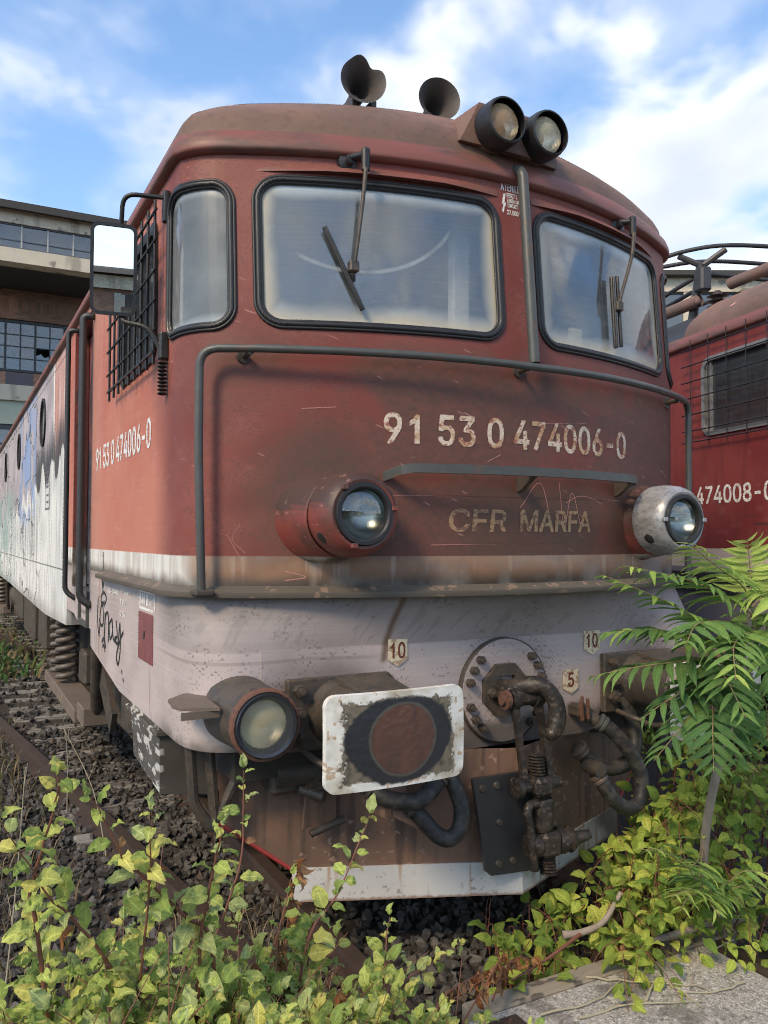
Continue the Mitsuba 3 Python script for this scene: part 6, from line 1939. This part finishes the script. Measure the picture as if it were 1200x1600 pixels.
# creeper: a mound of broad pale leaves between the apron and the slab
def creeper(label, area, n, seed, top, leaf=1.0, group='pale green creepers right of the locomotive'):
    r = np.random.default_rng(seed)
    stems = []
    x0, x1, y0, y1 = area
    for k in range(n):
        x, y = r.uniform(x0, x1), r.uniform(y0, y1)
        h = top(x, y) * r.uniform(0.75, 1.08)
        d = np.array([-0.45 + r.normal() * 0.5, -0.75 + r.normal() * 0.3, 0]) * 0.16
        p0 = np.array([x + 0.08, y + 0.16, G])
        p = np.array([x, y, h])
        stems.append([p0, p0 * 0.45 + p * 0.55 + [0, 0.03, 0.03], p, p + d + [0, 0, -0.02], p + d * 2.0 + [0, 0, -0.11]])
    return shrub(label, stems, seed, CREEP, group, leaf=leaf, gap=0.052, first=0.42, name='creeper', twig='m_twig_red', r0=0.003, dead=0.01, petiole=0.02)


def mound(x, y):
    return 0.02 + 0.66 * math.exp(-((x - 1.25) / 0.75) ** 2) * min(1.0, max(0.12, (y - 2.60) / 0.40))


creeper('creeper heaped beside the hose, under the feathery leaves', (0.55, 1.05, 2.9, 3.25), 20, 201, lambda x, y: 0.10 + 0.52 * min(1, max(0, (x - 0.40) / 0.45)))
creeper('creeper growing right of the thin trunk at the right edge', (1.0, 1.75, 2.7, 3.3), 22, 202, lambda x, y: 0.16 + 0.46 * min(1, (y - 2.4) / 0.6))
creeper('creeper climbing over the right end of the white blade', (0.26, 0.66, 2.82, 3.18), 17, 203, lambda x, y: 0.04 + 0.28 * min(1, max(0.1, (x - 0.15) / 0.4)))
creeper('low creeper on the ballast below the white blade', (-0.28, 0.35, 2.84, 3.25), 20, 204, lambda x, y: 0.02 + 0.06 * (x > 0.1), 0.95)
creeper('creeper at the foot of the thin trunk, behind the kerb', (0.45, 0.95, 2.74, 2.95), 18, 205, lambda x, y: 0.10 + 0.18 * min(1, max(0, (x - 0.4) / 0.4)))
creeper('creeper hanging over the slab edge at the right margin', (0.78, 1.25, 2.30, 2.62), 13, 206, lambda x, y: 0.16)
creeper('small creeper spilling over the middle of the kerb', (0.16, 0.40, 2.66, 2.80), 7, 207, lambda x, y: 0.10)
creeper('creeper between the two locomotives behind the tree', (1.35, 2.3, 3.3, 4.4), 16, 208, lambda x, y: 0.62, 1.15)


# dead branches with brown curled leaves
def dead_branch(label, stems, seed, gap=0.020):
    r = np.random.default_rng(seed)
    key = thing('dead_branch', label, 'branch')
    for st in stems:
        p = smooth_path(st, 6)
        obj('stem', tube(p, np.linspace(0.004, 0.0014, len(p)), 5), 'm_twig_red', key, True)
        cum = np.concatenate([[0], np.cumsum(np.linalg.norm(np.diff(p, axis=0), axis=1))])
        s = cum[-1] * 0.25
        while s < cum[-1]:
            q = np.array([np.interp(s, cum, p[:, j]) for j in range(3)])
            d = np.array([r.normal() * 0.5, r.normal() * 0.5, -1.0])
            put('leaf', DEAD[r.integers(len(DEAD))][0], key, T(orient(q, d, r.normal(size=3), r.uniform(0, 6), r.uniform(0.7, 1.3)).tolist()))
            s += gap * r.uniform(0.4, 1.6)


dead_branch('withered branch of brown curled leaves hanging left of the white blade', [[(-1.50, 2.40, 0.30), (-1.47, 2.38, 0.62), (-1.44, 2.36, 0.82), (-1.415, 2.35, 0.88)], [(-1.47, 2.38, 0.45), (-1.50, 2.35, 0.60), (-1.51, 2.33, 0.70)]], 301)
dead_branch('withered brown leaves lying over the rail end by the steel plate', [[(-0.95, 2.45, 0.16), (-0.80, 2.55, 0.20), (-0.60, 2.62, 0.20), (-0.42, 2.68, 0.17)], [(-0.75, 2.50, 0.12), (-0.56, 2.58, 0.22), (-0.40, 2.72, 0.20)], [(-0.55, 2.60, 0.10), (-0.36, 2.74, 0.14), (-0.20, 2.78, 0.10)]], 302, 0.020)
dead_branch('withered brown leaves inside the shrub at the bottom middle', [[(-1.50, 2.2, 0.20), (-1.42, 2.18, 0.48), (-1.38, 2.15, 0.58)], [(-1.35, 2.2, 0.1), (-1.30, 2.15, 0.36), (-1.26, 2.13, 0.44)]], 303)

# old branch lying along the kerb, dry twigs on the slab
ob = thing('fallen_branch', 'broken grey brown branch lying along the kerb under the creeper', 'branch')
obj('limb', tube(smooth_path([(0.78, 2.66, 0.11), (0.50, 2.70, 0.07), (0.32, 2.74, 0.07)], 5), np.linspace(0.022, 0.012, 11), 8), 'm_twig_grey', ob, True)
obj('limb', tube(smooth_path([(0.33, 2.84, 0.24), (0.22, 2.83, 0.14), (0.12, 2.86, 0.10), (0.03, 2.88, 0.10)], 5), np.linspace(0.010, 0.018, 16), 8), 'm_twig_grey', ob, True)
obj('limb', tube(smooth_path([(0.10, 2.85, 0.10), (-0.12, 2.80, 0.07), (-0.34, 2.76, 0.05)], 5), np.linspace(0.009, 0.004, 11), 6), 'm_twig_red', ob, True)
for k, (pts, lab) in enumerate(([[(-0.242, 2.466), (-0.018, 2.446), (0.27, 2.325)], 'longest dry twig on the slab near the bottom edge'], [[(-0.021, 2.68), (0.154, 2.549), (0.345, 2.422)], 'dry twig lying from the kerb across the slab'], [[(0.549, 2.354), (0.40, 2.35), (0.231, 2.418)], 'curved pale dry twig on the slab'],
                             [[(0.082, 2.444), (0.229, 2.538)], 'short thick dry twig below the hanging creeper'], [[(0.248, 2.528), (0.25, 2.419), (0.227, 2.293)], 'dry twig crossing the others on the slab'], [[(0.79, 2.61), (0.66, 2.60), (0.50, 2.54)], 'thin dry twig near the foot of the tree'],
                             [[(0.408, 2.501), (0.345, 2.44), (0.36, 2.36)], 'dark forked dry twig on the slab'], [[(-0.36, 2.55), (-0.10, 2.53), (0.10, 2.60)], 'faint thin dry twig left of the others on the slab'])):
    p = smooth_path([(x, y, 0.017) for x, y in pts], 5)
    t = thing('dry_twig', lab, 'twig', 'dry twigs lying on the slab')
    obj('stick', tube(p + np.array([0, 0, 1.0]) * np.random.default_rng(k).uniform(0, 0.01, len(p))[:, None], np.linspace(0.0048 if k != 3 else 0.007, 0.0022, len(p)), 6), 'm_straw' if k not in (6,) else 'm_twig_grey', t, True)


# grass and weeds beside the tracks, straw stalks, reddish leaf litter
def blades(n, area, h, hue, seed, name, label, cat, m='m_leaf', w=0.006, zfn=None):
    """hue: numbers of colours in PALETTE"""
    r = np.random.default_rng(seed)
    V, F, C = [], [], []
    for i in range(n):
        x, y = area(r)
        z = float(gz(x, y)) if zfn is None else zfn
        a, hh = r.uniform(0, 6.28), h * r.uniform(0.4, 1.2)
        b = np.array([math.cos(a), math.sin(a), 0])
        s = np.array([-b[1], b[0], 0]) * w * r.uniform(0.6, 1.4)
        p = np.array([x, y, z])
        q = p + b * hh * 0.25 + [0, 0, hh * 0.6]
        t = p + b * hh * r.uniform(0.5, 0.9) + [0, 0, hh * r.uniform(0.6, 1.0)]
        k = len(V)
        V += [p - s, p + s, q + s, q - s, t]
        F += [(k, k + 1, k + 2), (k, k + 2, k + 3), (k + 3, k + 2, k + 4)]
        c = hue[r.integers(len(hue))]
        C += [(c + 0.3, 0.1), (c + 0.7, 0.1), (c + 0.7, 0.6), (c + 0.3, 0.6), (c + 0.5, 1.0)]
    key = newkey(name)
    scene[key] = mikit.ply(trimesh.Trimesh(np.array(V), np.array(F), process=False), m, smooth=True, uv=np.array(C, float))
    labels[key] = {'kind': 'stuff', 'label': label, 'category': cat}


blades(1500, lambda r: (r.normal() * 0.5 - 2.2, 12.5 + abs(r.normal()) * 5), 0.26, [11, 11, 20, 21], 401, 'grass', 'green weeds growing along the far ballast at the left edge', 'grass', w=0.022)
blades(1500, lambda r: (r.uniform(-3.0, -1.75), r.uniform(3.4, 9.5)), 0.16, [21, 20, 22], 402, 'dry_grass', 'thin dry grass left of the branching rail', 'grass', w=0.004)
blades(900, lambda r: (r.uniform(-0.35, 0.75), 2.80 + r.random() * 0.25), 0.09, [17, 22, 16], 403, 'leaf_litter', 'reddish stalk litter behind the kerb', 'leaf litter', 'm_leaf_dead', 0.003)
blades(420, lambda r: (r.uniform(-1.45, -0.9), r.uniform(3.1, 4.2)), 0.16, [21, 22], 404, 'dry_grass', 'fine dry grass in front of the left corner of the apron', 'grass', 'm_leaf_dead', 0.002)
for k, (pts, lab) in enumerate(([[(-1.60, 6.4, G), (-1.62, 6.3, 0.35), (-1.70, 6.1, 0.75)], 'tall straw stalk in the ballast left of the spring beam'], [[(-1.48, 5.4, G), (-1.56, 5.5, 0.25), (-1.72, 5.7, 0.62)], 'bent straw stalk in front of the sleepers'], [[(-2.2, 3.5, G), (-2.15, 3.4, 0.5), (-2.13, 3.3, 1.0)], 'straw stalk among the weeds at the left edge'])):
    t = thing('dry_stalk', lab, 'stalk', 'dry straw stalks')
    p = smooth_path(pts, 6)
    obj('stem', tube(p, np.linspace(0.004, 0.0015, len(p)), 5), 'm_straw', t, True)
    r = np.random.default_rng(k)
    for i in range(4):
        q = p[-2 - i * 2]
        obj('twig', tube([q, q + [r.normal() * 0.05, r.normal() * 0.05, 0.10]], [0.0018, 0.0008], 4), 'm_straw', t, True)
